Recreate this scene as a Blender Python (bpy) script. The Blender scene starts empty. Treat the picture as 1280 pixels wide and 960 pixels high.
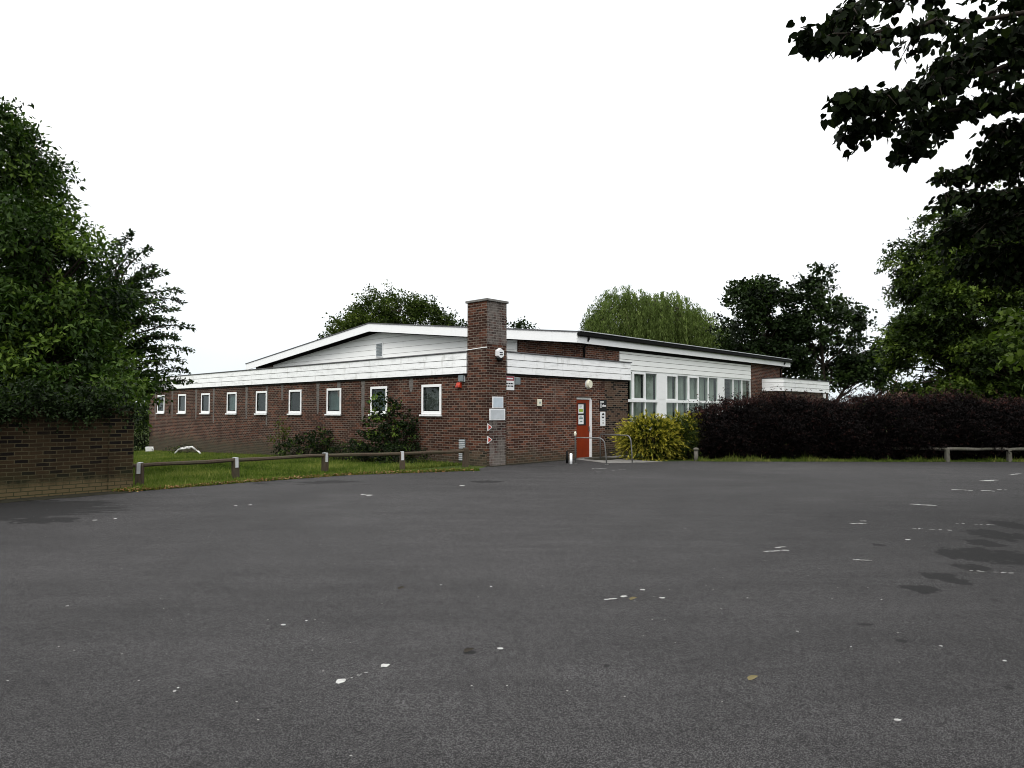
import bpy, math, random
import numpy as np
from mathutils import Vector, Matrix

R = math.radians
PI = math.pi
SC = bpy.context.scene
COL = SC.collection

# ------------------------------------------------------------------ frame of the place
EYE = 1.65
F = 870.0
HZ = 513.0
C0 = (-0.742, 20.5)            # foot of the chimney's front corner
YAW = R(46.8)                  # the building's long axis
UX, UY = math.cos(YAW), math.sin(YAW)

def to_w(a, b, z=0.0):
    return (C0[0] + a*UX - b*UY, C0[1] + a*UY + b*UX, z)

def to_ab(x, y):
    dx, dy = x - C0[0], y - C0[1]
    return dx*UX + dy*UY, -dx*UY + dy*UX

def G(px, py):
    """point of the level ground seen at a pixel of the survey photo"""
    y = EYE*F/(py - HZ)
    return ((px - 640)/F*y, y)

def ground_z(x, y):
    a, b = to_ab(x, y)
    return -0.026*min(max(b - 3.0, 0.0), 26.0)

# ------------------------------------------------------------------ object helpers
def link(o, parent=None):
    COL.objects.link(o)
    if parent is not None:
        o.parent = parent
    return o

def tag(o, label, cat, group=None, kind=None):
    o['label'] = label
    if cat: o['category'] = cat
    if group: o['group'] = group
    if kind: o['kind'] = kind
    return o

def struct(o, label=None, cat=None, kind='structure'):
    o['kind'] = kind
    if label: o['label'] = label
    if cat: o['category'] = cat
    return o

def thing(name, loc, rz, label, cat, group=None):
    o = bpy.data.objects.new(name, None)
    o.empty_display_size = 0.2
    link(o)
    o.location = loc
    o.rotation_euler = (0, 0, rz)
    return tag(o, label, cat, group)

class MB:
    """collects faces of one mesh"""
    def __init__(self):
        self.v = []; self.f = []
    def face(self, pts):
        n = len(self.v)
        self.v += [tuple(p) for p in pts]
        self.f.append(tuple(range(n, n + len(pts))))
        return self
    def box(self, x0, x1, y0, y1, z0, z1):
        n = len(self.v)
        self.v += [(x0,y0,z0),(x1,y0,z0),(x1,y1,z0),(x0,y1,z0),(x0,y0,z1),(x1,y0,z1),(x1,y1,z1),(x0,y1,z1)]
        for q in ((0,3,2,1),(4,5,6,7),(0,1,5,4),(1,2,6,5),(2,3,7,6),(3,0,4,7)):
            self.f.append(tuple(n+i for i in q))
        return self
    def hexa(self, bottom, top):
        n = len(self.v)
        self.v += [tuple(p) for p in bottom] + [tuple(p) for p in top]
        k = len(bottom)
        self.f.append(tuple(n+i for i in reversed(range(k))))
        self.f.append(tuple(n+k+i for i in range(k)))
        for i in range(k):
            j = (i+1) % k
            self.f.append((n+i, n+j, n+k+j, n+k+i))
        return self
    def tube(self, pts, rad, sides=8, cap=True):
        pts = [Vector(p) for p in pts]
        if not hasattr(rad, '__len__'): rad = [rad]*len(pts)
        n0 = len(self.v)
        prev = None
        for i, p in enumerate(pts):
            if i == 0: d = pts[1]-pts[0]
            elif i == len(pts)-1: d = pts[-1]-pts[-2]
            else: d = pts[i+1]-pts[i-1]
            d = d.normalized() if d.length > 1e-9 else Vector((0,0,1))
            if prev is None:
                ref = Vector((1,0,0)) if abs(d.x) < 0.8 else Vector((0,1,0))
                s = d.cross(ref).normalized()
            else:
                s = (prev - d*prev.dot(d)).normalized()
            prev = s
            t = d.cross(s)
            for k in range(sides):
                an = 2*PI*k/sides
                q = p + (s*math.cos(an) + t*math.sin(an))*rad[i]
                self.v.append((q.x,q.y,q.z))
        for i in range(len(pts)-1):
            for k in range(sides):
                k2 = (k+1) % sides
                self.f.append((n0+i*sides+k, n0+i*sides+k2, n0+(i+1)*sides+k2, n0+(i+1)*sides+k))
        if cap:
            self.f.append(tuple(n0+k for k in reversed(range(sides))))
            e = n0+(len(pts)-1)*sides
            self.f.append(tuple(e+k for k in range(sides)))
        return self
    def xf(self, m):
        self.v = [tuple(m @ Vector(p)) for p in self.v]
        return self
    def build(self, name, mat, parent=None, smooth=False, bevel=0.0):
        me = bpy.data.meshes.new(name)
        me.from_pydata(self.v, [], self.f)
        me.update()
        uv = me.uv_layers.new(name='UVMap')
        for p in me.polygons:
            n = p.normal
            if abs(n.z) > 0.75:
                for li in p.loop_indices:
                    c = me.vertices[me.loops[li].vertex_index].co
                    uv.data[li].uv = (c.x, c.y)
            else:
                tx, ty = -n.y, n.x
                l = math.hypot(tx, ty) or 1
                for li in p.loop_indices:
                    c = me.vertices[me.loops[li].vertex_index].co
                    uv.data[li].uv = ((c.x*tx + c.y*ty)/l, c.z)
        if smooth:
            me.polygons.foreach_set('use_smooth', [True]*len(me.polygons))
        me.materials.append(mat)
        o = bpy.data.objects.new(name, me)
        link(o, parent)
        if bevel:
            md = o.modifiers.new('bevel', 'BEVEL'); md.width = bevel; md.segments = 2; md.limit_method = 'ANGLE'
        return o

# ------------------------------------------------------------------ materials
class NT:
    def __init__(self, name):
        self.m = bpy.data.materials.new(name); self.m.use_nodes = True
        self.t = self.m.node_tree; self.t.nodes.clear()
        self.out = self.n('ShaderNodeOutputMaterial')
    def n(self, ty, **kw):
        x = self.t.nodes.new(ty)
        for k, v in kw.items(): setattr(x, k, v)
        return x
    def l(self, a, b): self.t.links.new(a, b)
    def val(self, sock, v):
        if hasattr(v, 'is_linked') or hasattr(v, 'node'): self.l(v, sock)
        else: sock.default_value = v
    def math(self, op, a, b=None, c=None, clamp=False):
        x = self.n('ShaderNodeMath', operation=op, use_clamp=clamp)
        self.val(x.inputs[0], a)
        if b is not None: self.val(x.inputs[1], b)
        if c is not None: self.val(x.inputs[2], c)
        return x.outputs[0]
    def ramp(self, fac, stops, interp='LINEAR'):
        x = self.n('ShaderNodeValToRGB'); x.color_ramp.interpolation = interp
        el = x.color_ramp.elements
        while len(el) < len(stops): el.new(0.5)
        for e, (p, c) in zip(el, stops):
            e.position = p
            e.color = (c, c, c, 1) if not hasattr(c, '__len__') else (*c, 1)
        self.l(fac, x.inputs[0])
        return x.outputs[0]
    def mix(self, fac, a, b, blend='MIX'):
        x = self.n('ShaderNodeMix', data_type='RGBA', blend_type=blend)
        self.val(x.inputs[0], fac)
        for s, v in ((x.inputs[6], a), (x.inputs[7], b)):
            if hasattr(v, 'node'): self.l(v, s)
            else: s.default_value = (*v, 1)
        return x.outputs[2]
    def noise(self, vec, scale, detail=3, rough=0.5, dist=0.0):
        x = self.n('ShaderNodeTexNoise')
        if vec is not None: self.l(vec, x.inputs['Vector'])
        x.inputs['Scale'].default_value = scale; x.inputs['Detail'].default_value = detail
        x.inputs['Roughness'].default_value = rough; x.inputs['Distortion'].default_value = dist
        return x.outputs['Fac']
    def coord(self, which='Object'):
        return self.n('ShaderNodeTexCoord').outputs[which]
    def mapping(self, vec, scale=(1,1,1), loc=(0,0,0), rot=(0,0,0)):
        x = self.n('ShaderNodeMapping'); self.l(vec, x.inputs[0])
        x.inputs['Scale'].default_value = scale; x.inputs['Location'].default_value = loc; x.inputs['Rotation'].default_value = rot
        return x.outputs[0]
    def sep(self, vec):
        x = self.n('ShaderNodeSeparateXYZ'); self.l(vec, x.inputs[0]); return x.outputs
    def pbr(self, color, rough=0.8, spec=0.3, metal=0.0, bump=None, bstr=0.3, bdist=0.01):
        p = self.n('ShaderNodeBsdfPrincipled')
        s = p.inputs['Base Color']
        if hasattr(color, 'node'): self.l(color, s)
        else: s.default_value = (*color, 1)
        self.val(p.inputs['Roughness'], rough)
        p.inputs['Specular IOR Level'].default_value = spec
        p.inputs['Metallic'].default_value = metal
        if bump is not None:
            b = self.n('ShaderNodeBump'); b.inputs['Strength'].default_value = bstr; b.inputs['Distance'].default_value = bdist
            self.l(bump, b.inputs['Height']); self.l(b.outputs[0], p.inputs['Normal'])
        self.l(p.outputs[0], self.out.inputs[0])
        return p

def mat_plain(name, col, rough=0.6, spec=0.3, metal=0.0, var=0.12, scale=6.0):
    t = NT(name)
    n = t.noise(t.coord('Object'), scale, 4, 0.6)
    lo = tuple(c*(1-var) for c in col); hi = tuple(min(1, c*(1+var)) for c in col)
    c = t.ramp(n, [(0.3, lo), (0.7, hi)])
    t.pbr(c, rough, spec, metal, bump=n, bstr=0.08)
    return t.m

def mat_brick(name, c1, c2, c3, mortar, moss=None, efflo=0.25, stain=0.5, lowpale=None, seedloc=(0,0,0)):
    t = NT(name)
    uv = t.coord('UV')
    uvm = t.mapping(uv, loc=seedloc)
    wob = t.n('ShaderNodeTexNoise'); t.l(uvm, wob.inputs['Vector']); wob.inputs['Scale'].default_value = 7
    wv = t.n('ShaderNodeVectorMath', operation='MULTIPLY_ADD'); t.l(wob.outputs['Color'], wv.inputs[0])
    wv.inputs[1].default_value = (0.012, 0.008, 0); t.l(uvm, wv.inputs[2])
    def brick(a, b, m):
        x = t.n('ShaderNodeTexBrick'); t.l(wv.outputs[0], x.inputs['Vector'])
        x.inputs['Color1'].default_value = (*a, 1); x.inputs['Color2'].default_value = (*b, 1); x.inputs['Mortar'].default_value = (*m, 1)
        x.inputs['Scale'].default_value = 1.0; x.inputs['Brick Width'].default_value = 0.226; x.inputs['Row Height'].default_value = 0.0755
        x.inputs['Mortar Size'].default_value = 0.0092; x.inputs['Mortar Smooth'].default_value = 0.25; x.inputs['Bias'].default_value = 0.0
        return x
    bk = brick(c1, c2, mortar)
    bk2 = brick((0,0,0), (1,1,1), (0.5,0.5,0.5))
    sel = t.ramp(bk2.outputs['Color'], [(0.62, 0.0), (0.72, 1.0)])
    inv = t.math('SUBTRACT', 1.0, bk.outputs['Fac'])
    selm = t.math('MULTIPLY', sel, inv)
    col = t.mix(selm, bk.outputs['Color'], c3)
    fine = t.noise(uvm, 60, 4, 0.6)
    col = t.mix(0.55, col, t.ramp(fine, [(0.3, 0.35), (0.7, 1.0)]), 'MULTIPLY')
    big = t.noise(uvm, 0.9, 5, 0.65)
    col = t.mix(t.math('MULTIPLY', t.ramp(big, [(0.45, 0.0), (0.7, 1.0)]), stain), col, tuple(0.35*c for c in c1))
    ef = t.noise(t.mapping(uvm, scale=(1.6, 0.55, 1), loc=(4, 9, 0)), 1.7, 6, 0.7)
    col = t.mix(t.math('MULTIPLY', t.ramp(ef, [(0.55 if efflo < .6 else .42, 0.0), (0.72 if efflo < .6 else .56, 1.0)]), efflo), col, tuple(0.75*m for m in mortar))
    z = t.sep(uv)[1]
    if moss:
        zz = t.math('ADD', z, t.math('MULTIPLY', t.math('SUBTRACT', big, 0.5), 1.2))
        mk = t.n('ShaderNodeMapRange'); t.l(zz, mk.inputs[0]); mk.inputs[1].default_value = 0.55; mk.inputs[2].default_value = 0.0
        col = t.mix(t.math('MULTIPLY', mk.outputs[0], 0.75), col, moss)
    if lowpale:
        zz = t.math('ADD', z, t.math('MULTIPLY', t.math('SUBTRACT', ef, 0.5), 0.5))
        mk = t.n('ShaderNodeMapRange'); t.l(zz, mk.inputs[0]); mk.inputs[1].default_value = 0.34; mk.inputs[2].default_value = 0.18
        mk2 = t.math('MULTIPLY', mk.outputs[0], inv)
        col = t.mix(t.math('MULTIPLY', mk2, 0.7), col, lowpale)
    h = t.math('ADD', t.math('MULTIPLY', inv, 0.8), t.math('MULTIPLY', fine, 0.3))
    t.pbr(col, 0.9, 0.15, bump=h, bstr=0.6, bdist=0.012)
    return t.m

def mat_whiteboard(name, col, dirt):
    t = NT(name)
    uv = t.coord('UV')
    n1 = t.noise(t.mapping(uv, scale=(0.5, 2.5, 1)), 3.0, 6, 0.7)
    n2 = t.noise(t.mapping(uv, scale=(2.0, 0.6, 1)), 2.2, 5, 0.65)
    n3 = t.noise(uv, 40, 3, 0.6)
    c = t.mix(t.math('MULTIPLY', t.ramp(n1, [(0.5, 0.0), (0.72, 1.0)]), dirt), col, tuple(x*0.62 for x in col))
    c = t.mix(t.math('MULTIPLY', t.ramp(n2, [(0.56, 0.0), (0.75, 1.0)]), dirt*0.8), c, (0.42, 0.42, 0.38))
    c = t.mix(t.math('MULTIPLY', t.ramp(n3, [(0.66, 0.0), (0.74, 1.0)]), 0.35*dirt), c, (0.3, 0.28, 0.24))
    t.pbr(c, 0.5, 0.3, bump=n1, bstr=0.1)
    return t.m

def mat_leaf(name, dark, mid, light, trans=0.3, rough=0.5, spec=0.25):
    t = NT(name)
    a = t.n('ShaderNodeAttribute'); a.attribute_name = 'tint'
    c = t.ramp(a.outputs['Fac'], [(0.0, dark), (0.5, mid), (1.0, light)])
    p = t.pbr(c, rough, spec)
    tr = t.n('ShaderNodeBsdfTranslucent')
    tc = t.mix(1.0, c, (1.0, 1.25, 0.55), 'MULTIPLY'); t.l(tc, tr.inputs[0])
    mx = t.n('ShaderNodeMixShader'); mx.inputs[0].default_value = trans
    t.l(p.outputs[0], mx.inputs[1]); t.l(tr.outputs[0], mx.inputs[2]); t.l(mx.outputs[0], t.out.inputs[0])
    return t.m

def mat_bark(name, col):
    t = NT(name)
    n = t.noise(t.mapping(t.coord('Object'), scale=(6, 6, 1.2)), 3, 5, 0.7)
    c = t.ramp(n, [(0.3, tuple(0.45*x for x in col)), (0.7, col)])
    t.pbr(c, 0.95, 0.1, bump=n, bstr=0.7, bdist=0.03)
    return t.m

def mat_asphalt():
    t = NT('asphalt')
    oc = t.coord('Object')
    fine = t.n('ShaderNodeTexVoronoi'); t.l(oc, fine.inputs['Vector']); fine.inputs['Scale'].default_value = 230
    fcol = t.sep(fine.outputs['Color'])[0]
    f2 = t.noise(oc, 110, 3, 0.7)
    f3 = t.noise(oc, 14, 5, 0.7)
    med = t.noise(oc, 1.3, 5, 0.6)
    big = t.noise(oc, 0.16, 4, 0.6, 0.6)
    v = t.math('ADD', t.math('MULTIPLY', t.math('POWER', fcol, 2.0), 0.95), t.math('MULTIPLY', f2, 0.9))
    v = t.math('ADD', v, t.math('MULTIPLY', t.math('SUBTRACT', f3, 0.5), 0.55))
    c = t.ramp(v, [(0.30, (0.0026,0.0025,0.0026)), (0.62, (0.0155,0.0148,0.0152)), (0.86, (0.036,0.0348,0.0354)), (1.0, (0.095,0.092,0.092))])
    c = t.mix(0.5, c, t.ramp(med, [(0.3, 0.72), (0.7, 1.2)]), 'MULTIPLY')
    c = t.mix(0.85, c, t.ramp(big, [(0.35, 0.70), (0.65, 1.25)]), 'MULTIPLY')
    lane = t.noise(t.mapping(oc, scale=(0.35, 2.4, 1), rot=(0, 0, R(14))), 1.1, 4, 0.6)
    c = t.mix(0.45, c, t.ramp(lane, [(0.35, 0.75), (0.65, 1.2)]), 'MULTIPLY')
    # darker patches broken up by noise
    st = t.noise(t.mapping(oc, scale=(0.55, 2.6, 1), loc=(3.1, 1.7, 0), rot=(0, 0, R(-12))), 2.3, 5, 0.62)
    x, y, _ = t.sep(oc)
    def blob(cx, cy, rx, ry):
        dx = t.math('DIVIDE', t.math('SUBTRACT', x, cx), rx); dy = t.math('DIVIDE', t.math('SUBTRACT', y, cy), ry)
        d = t.math('ADD', t.math('MULTIPLY', dx, dx), t.math('MULTIPLY', dy, dy))
        return t.math('SUBTRACT', 1.0, d, clamp=True)
    m = t.math('MULTIPLY', blob(-8.6, 11.6, 3.2, 1.9), 1.35)
    m = t.math('MAXIMUM', m, t.math('MULTIPLY', blob(-4.8, 16.0, 4.5, 1.5), 0.8))
    m = t.math('MAXIMUM', m, t.math('MULTIPLY', blob(1.2, 20.6, 3.0, 0.7), 0.75))
    k = t.ramp(t.math('MULTIPLY', m, st), [(0.39, 0.0), (0.415, 1.0)])
    # separate ragged tar and water stains
    wob = t.math('MULTIPLY', t.math('SUBTRACT', t.noise(t.mapping(oc, scale=(1.0, 0.8, 1)), 5.0, 5, 0.62), 0.5), 4.5)
    for (px, py, rx, ry) in ((1148,735,.17,.16),(1176,721,.20,.24),(1222,693,.42,.50),(1272,697,.30,.55),(1243,668,.34,.45),(1262,656,.25,.4),(1225,678,.2,.3),(1205,708,.2,.2),(1075,778,.07,.03),(1122,798,.04,.04),(1095,680,.09,.10),(587,812,.045,.05),(757,828,.03,.03),(640,842,.02,.02),(1250,855,.04,.04),(610,602,.35,.3),(420,602,.45,.3),(60,650,.5,.3)):
        gx, gy = G(px, py)
        b = t.math('SUBTRACT', 1.0, t.math('ADD', t.math('ADD', t.math('POWER', t.math('ABSOLUTE', t.math('DIVIDE', t.math('SUBTRACT', x, gx), rx)), 2.0), t.math('POWER', t.math('ABSOLUTE', t.math('DIVIDE', t.math('SUBTRACT', y, gy), ry)), 2.0)), wob))
        k = t.math('MAXIMUM', k, t.math('MULTIPLY', b, 5.0, clamp=True))
    c = t.mix(t.math('MULTIPLY', k, 0.85), c, (0.005,0.005,0.005))
    # hair cracks and faint pale scuffs
    sp = t.noise(oc, 7, 3, 0.5)
    c = t.mix(t.math('MULTIPLY', t.ramp(t.noise(t.mapping(oc, loc=(7,2,0)), 0.8, 6, 0.75), [(0.6, 0.0), (0.75, 1.0)]), 0.25), c, (0.085,0.082,0.078))
    wn = t.n('ShaderNodeTexVoronoi'); t.l(oc, wn.inputs['Vector']); wn.inputs['Scale'].default_value = 13
    dots = t.math('LESS_THAN', wn.outputs['Distance'], 0.09)
    pick = t.math('GREATER_THAN', t.sep(wn.outputs['Color'])[1], 0.93)
    c = t.mix(t.math('MULTIPLY', t.math('MULTIPLY', dots, pick), 0.8), c, (0.35,0.34,0.32))
    p = t.pbr(c, 0.85, 0.25, bump=v, bstr=0.7, bdist=0.009)
    return t.m

def mat_ground():
    t = NT('turf')
    oc = t.coord('Object')
    n = t.noise(oc, 0.8, 6, 0.65); f = t.noise(oc, 25, 4, 0.7)
    c = t.ramp(n, [(0.3, (0.030,0.046,0.010)), (0.55, (0.055,0.082,0.017)), (0.75, (0.10,0.095,0.035))])
    c = t.mix(0.7, c, t.ramp(f, [(0.3, 0.4), (0.7, 1.2)]), 'MULTIPLY')
    t.pbr(c, 0.95, 0.1, bump=f, bstr=0.8, bdist=0.03)
    return t.m

def mat_wood(name, col):
    t = NT(name)
    oc = t.coord('Object')
    n = t.noise(t.mapping(oc, scale=(9, 9, 2)), 3, 5, 0.7)
    m = t.noise(oc, 2.2, 5, 0.7)
    c = t.ramp(n, [(0.3, tuple(0.5*x for x in col)), (0.7, col)])
    c = t.mix(t.math('MULTIPLY', t.ramp(m, [(0.45, 0.0), (0.65, 1.0)]), 0.6), c, (0.055, 0.06, 0.035))
    t.pbr(c, 0.9, 0.15, bump=n, bstr=0.5)
    return t.m

def mat_glass():
    t = NT('window_glass')
    lw = t.n('ShaderNodeLayerWeight'); lw.inputs['Blend'].default_value = 0.5
    fr = t.math('ADD', t.math('MULTIPLY', t.math('POWER', lw.outputs['Facing'], 5.0), 0.6), 0.03)
    g = t.n('ShaderNodeBsdfGlossy'); g.inputs['Roughness'].default_value = 0.02
    tr = t.n('ShaderNodeBsdfTransparent'); tr.inputs[0].default_value = (0.82, 0.87, 0.85, 1)
    mx = t.n('ShaderNodeMixShader'); t.l(fr, mx.inputs[0]); t.l(tr.outputs[0], mx.inputs[1]); t.l(g.outputs[0], mx.inputs[2])
    t.l(mx.outputs[0], t.out.inputs[0])
    return t.m

M = {}
M['brick'] = mat_brick('brown_brick', (0.058,0.022,0.013), (0.012,0.006,0.005), (0.12,0.045,0.026), (0.23,0.19,0.155), moss=(0.05,0.047,0.03), efflo=0.30, stain=0.6)
M['brick_red'] = mat_brick('red_brown_brick', (0.085,0.030,0.018), (0.012,0.0065,0.0055), (0.165,0.058,0.031), (0.29,0.235,0.195), moss=(0.055,0.05,0.032), efflo=0.42, stain=0.55, seedloc=(3.3,1.1,0))
M['brick_tan'] = mat_brick('weathered_tan_brick', (0.110,0.064,0.041), (0.050,0.030,0.022), (0.008,0.006,0.005), (0.19,0.15,0.115), moss=(0.055,0.05,0.032), efflo=0.35, stain=0.15, seedloc=(8.3,4.1,0))
M['brick_old'] = mat_brick('old_garden_brick', (0.046,0.029,0.014), (0.017,0.011,0.006), (0.007,0.005,0.004), (0.080,0.066,0.036), moss=(0.028,0.032,0.013), efflo=0.2, stain=0.75, lowpale=(0.13,0.095,0.05), seedloc=(1.7,0.4,0))
M['brick_bleached'] = mat_brick('bleached_chimney_brick', (0.050,0.028,0.023), (0.016,0.010,0.009), (0.10,0.05,0.04), (0.27,0.245,0.22), efflo=0.62, stain=0.5, seedloc=(2.2,7.7,0))
M['grey_render'] = mat_brick('mortar_streaked_brick', (0.155,0.14,0.128), (0.10,0.09,0.082), (0.19,0.17,0.155), (0.20,0.185,0.17), efflo=0.6, stain=0.5, seedloc=(5,2,0))
M['white'] = mat_whiteboard('white_painted_board', (0.88,0.89,0.89), 0.8)
M['white_clean'] = mat_whiteboard('white_trim_paint', (0.86,0.87,0.87), 0.15)
M['cream_board'] = mat_whiteboard('off_white_board', (0.90,0.91,0.89), 0.12)
M['upvc'] = mat_plain('white_frame', (0.86,0.87,0.87), 0.35, 0.4, var=0.03)
M['felt'] = mat_plain('roof_felt', (0.05,0.05,0.052), 0.9, 0.2, var=0.4, scale=2)
M['lead'] = mat_plain('grey_edge_trim', (0.10,0.10,0.105), 0.6, 0.3)
M['black'] = mat_plain('black_plastic', (0.004,0.004,0.004), 0.6, 0.12)
M['soffit'] = mat_plain('dark_soffit_and_shade', (0.008,0.007,0.006), 0.8, 0.2)  # soffits, and the strips that paint shade below the roof edges
M['concrete'] = mat_plain('weathered_concrete', (0.16,0.155,0.145), 0.9, 0.2, var=0.35, scale=5)
M['red_door'] = mat_plain('orange_red_door_paint', (0.21,0.024,0.003), 0.55, 0.2, var=0.14, scale=3)
M['red_box'] = mat_plain('red_plastic', (0.46,0.042,0.016), 0.45, 0.35)
M['sign_white'] = mat_plain('white_sign_face', (0.8,0.81,0.81), 0.4, 0.35, var=0.04)
M['sign_grey'] = mat_plain('pale_grey_sign_face', (0.50,0.53,0.55), 0.35, 0.4, var=0.14, scale=4)
M['sign_blue'] = mat_plain('pale_blue_sign_face', (0.50,0.57,0.63), 0.35, 0.4, var=0.08)
M['sign_red'] = mat_plain('dull_red_sign_band', (0.32,0.07,0.085), 0.45, 0.3)
M['sign_black'] = mat_plain('black_sign_face', (0.008,0.008,0.010), 0.4, 0.4)
M['green_band'] = mat_plain('lime_green_print', (0.28,0.40,0.05), 0.5, 0.3)
M['print_grey'] = mat_plain('grey_print', (0.16,0.24,0.24), 0.5, 0.3)
M['box_grey'] = mat_plain('grey_box', (0.17,0.20,0.21), 0.5, 0.3)
M['galv'] = mat_plain('galvanised_steel', (0.17,0.17,0.165), 0.55, 0.5, 0.55, var=0.25, scale=9)
M['strap'] = mat_plain('pale_metal_strap', (0.55,0.56,0.57), 0.45, 0.5, 0.3, var=0.1)
M['lamp_cream'] = mat_plain('cream_lamp_cover', (0.72,0.70,0.56), 0.35, 0.4, var=0.05)
M['glass'] = mat_glass()
M['curtain'] = mat_plain('grey_curtain', (0.42,0.425,0.38), 0.95, 0.1, var=0.15, scale=1.5)
M['blind'] = mat_plain('teal_grey_blind', (0.10,0.135,0.135), 0.9, 0.1, var=0.3, scale=2)
M['smoky'] = mat_plain('smoky_blind', (0.085,0.085,0.08), 0.9, 0.1, var=0.5, scale=3)
M['blind_blue'] = mat_plain('blue_grey_blind', (0.05,0.075,0.085), 0.9, 0.1, var=0.4, scale=2)
M['dark_room'] = mat_plain('dark_room', (0.02,0.02,0.02), 0.9, 0.1)
M['timber'] = mat_wood('weathered_timber', (0.085,0.063,0.045))
M['timber_pale'] = mat_wood('pale_weathered_timber', (0.15,0.14,0.12))
M['marking'] = mat_plain('worn_white_paint', (0.40,0.40,0.385), 0.8, 0.2, var=0.3, scale=25)
M['asphalt'] = mat_asphalt()
M['turf'] = mat_ground()
M['soil'] = mat_plain('mossy_soil', (0.022,0.021,0.014), 0.95, 0.1, var=0.5, scale=8)
M['plastic_white'] = mat_plain('white_garden_plastic', (0.78,0.78,0.76), 0.5, 0.3)
M['roof_tile'] = mat_plain('brown_roof_tile', (0.10,0.06,0.042), 0.9, 0.2, var=0.3, scale=3)
M['terracotta'] = mat_plain('terracotta', (0.25,0.06,0.03), 0.8, 0.2)

M['bark'] = mat_bark('bark', (0.075,0.06,0.045))
M['bark_dark'] = mat_bark('dark_bark', (0.035,0.028,0.022))
M['leaf_chestnut'] = mat_leaf('chestnut_leaf', (0.006,0.014,0.003), (0.028,0.056,0.009), (0.095,0.145,0.020), 0.22, 0.6, 0.12)
M['leaf_cherry'] = mat_leaf('cherry_leaf', (0.007,0.015,0.004), (0.018,0.036,0.009), (0.045,0.078,0.017), 0.22, 0.6, 0.12)
M['leaf_oak'] = mat_leaf('oak_leaf', (0.010,0.018,0.003), (0.036,0.056,0.009), (0.10,0.13,0.020), 0.25, 0.6, 0.12)
M['leaf_willow'] = mat_leaf('willow_leaf', (0.040,0.058,0.010), (0.095,0.135,0.034), (0.20,0.25,0.075), 0.33, 0.6, 0.12)
M['leaf_maple'] = mat_leaf('maple_leaf', (0.003,0.006,0.002), (0.012,0.023,0.006), (0.034,0.058,0.014), 0.18, 0.6, 0.12)
M['leaf_lime'] = mat_leaf('lime_leaf', (0.004,0.008,0.002), (0.026,0.046,0.007), (0.115,0.165,0.024), 0.25, 0.6, 0.12)
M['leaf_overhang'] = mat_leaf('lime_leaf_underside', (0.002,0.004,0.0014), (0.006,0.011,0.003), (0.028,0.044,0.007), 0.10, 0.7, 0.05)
M['leaf_purple'] = mat_leaf('purple_hedge_leaf', (0.0014,0.0010,0.0009), (0.0044,0.0024,0.0023), (0.058,0.024,0.020), 0.06, 0.65, 0.08)
M['leaf_gold'] = mat_leaf('golden_conifer_leaf', (0.008,0.016,0.002), (0.068,0.086,0.009), (0.50,0.43,0.06), 0.15, 0.6, 0.12)
M['leaf_green'] = mat_leaf('green_shrub_leaf', (0.014,0.026,0.005), (0.038,0.062,0.010), (0.10,0.115,0.014), 0.25)
M['leaf_bramble'] = mat_leaf('bramble_leaf', (0.004,0.008,0.0025), (0.012,0.024,0.006), (0.13,0.20,0.032), 0.22, 0.6, 0.12)
M['leaf_dry'] = mat_leaf('dry_leaf', (0.10,0.045,0.016), (0.24,0.11,0.035), (0.42,0.30,0.12), 0.1)
M['leaf_fallen'] = mat_leaf('fallen_leaf', (0.012,0.009,0.006), (0.075,0.055,0.025), (0.21,0.18,0.085), 0.1)
M['grass'] = mat_leaf('grass_blade', (0.030,0.052,0.007), (0.094,0.138,0.020), (0.24,0.235,0.07), 0.3, 0.6, 0.12)

# ------------------------------------------------------------------ foliage
def unit(v):
    n = np.linalg.norm(v, axis=-1, keepdims=True); n[n < 1e-9] = 1
    return v/n

T_DIAMOND = (np.array([(0,0,0),(0.45,0.5,0.06),(1,0,-0.06),(0.45,-0.5,0.06)]), [(0,1,2),(0,2,3)])
T_HEART = (np.array([(0,0,0),(-0.10,0.26,0.02),(0.10,0.48,0.05),(0.42,0.50,0.06),(0.74,0.28,0.0),(1.05,0,-0.10),(0.74,-0.28,0.0),(0.42,-0.50,0.06),(0.10,-0.48,0.05),(-0.10,-0.26,0.02)]),
           [(0,1,2,3),(0,3,4,5),(0,5,6,7),(0,7,8,9)])
T_PALM = (np.array([(0,0,0),(0.35,0.62,0.0),(0.42,0.22,0.04),(1.0,0.22,-0.08),(1.0,-0.22,-0.08),(0.42,-0.22,0.04),(0.35,-0.62,0.0)]), [(0,1,2),(0,2,3,4,5),(0,5,6)])
T_BLADE = (np.array([(0,0.5,0),(0,-0.5,0),(1,0,0)]), [(0,1,2)])

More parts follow.
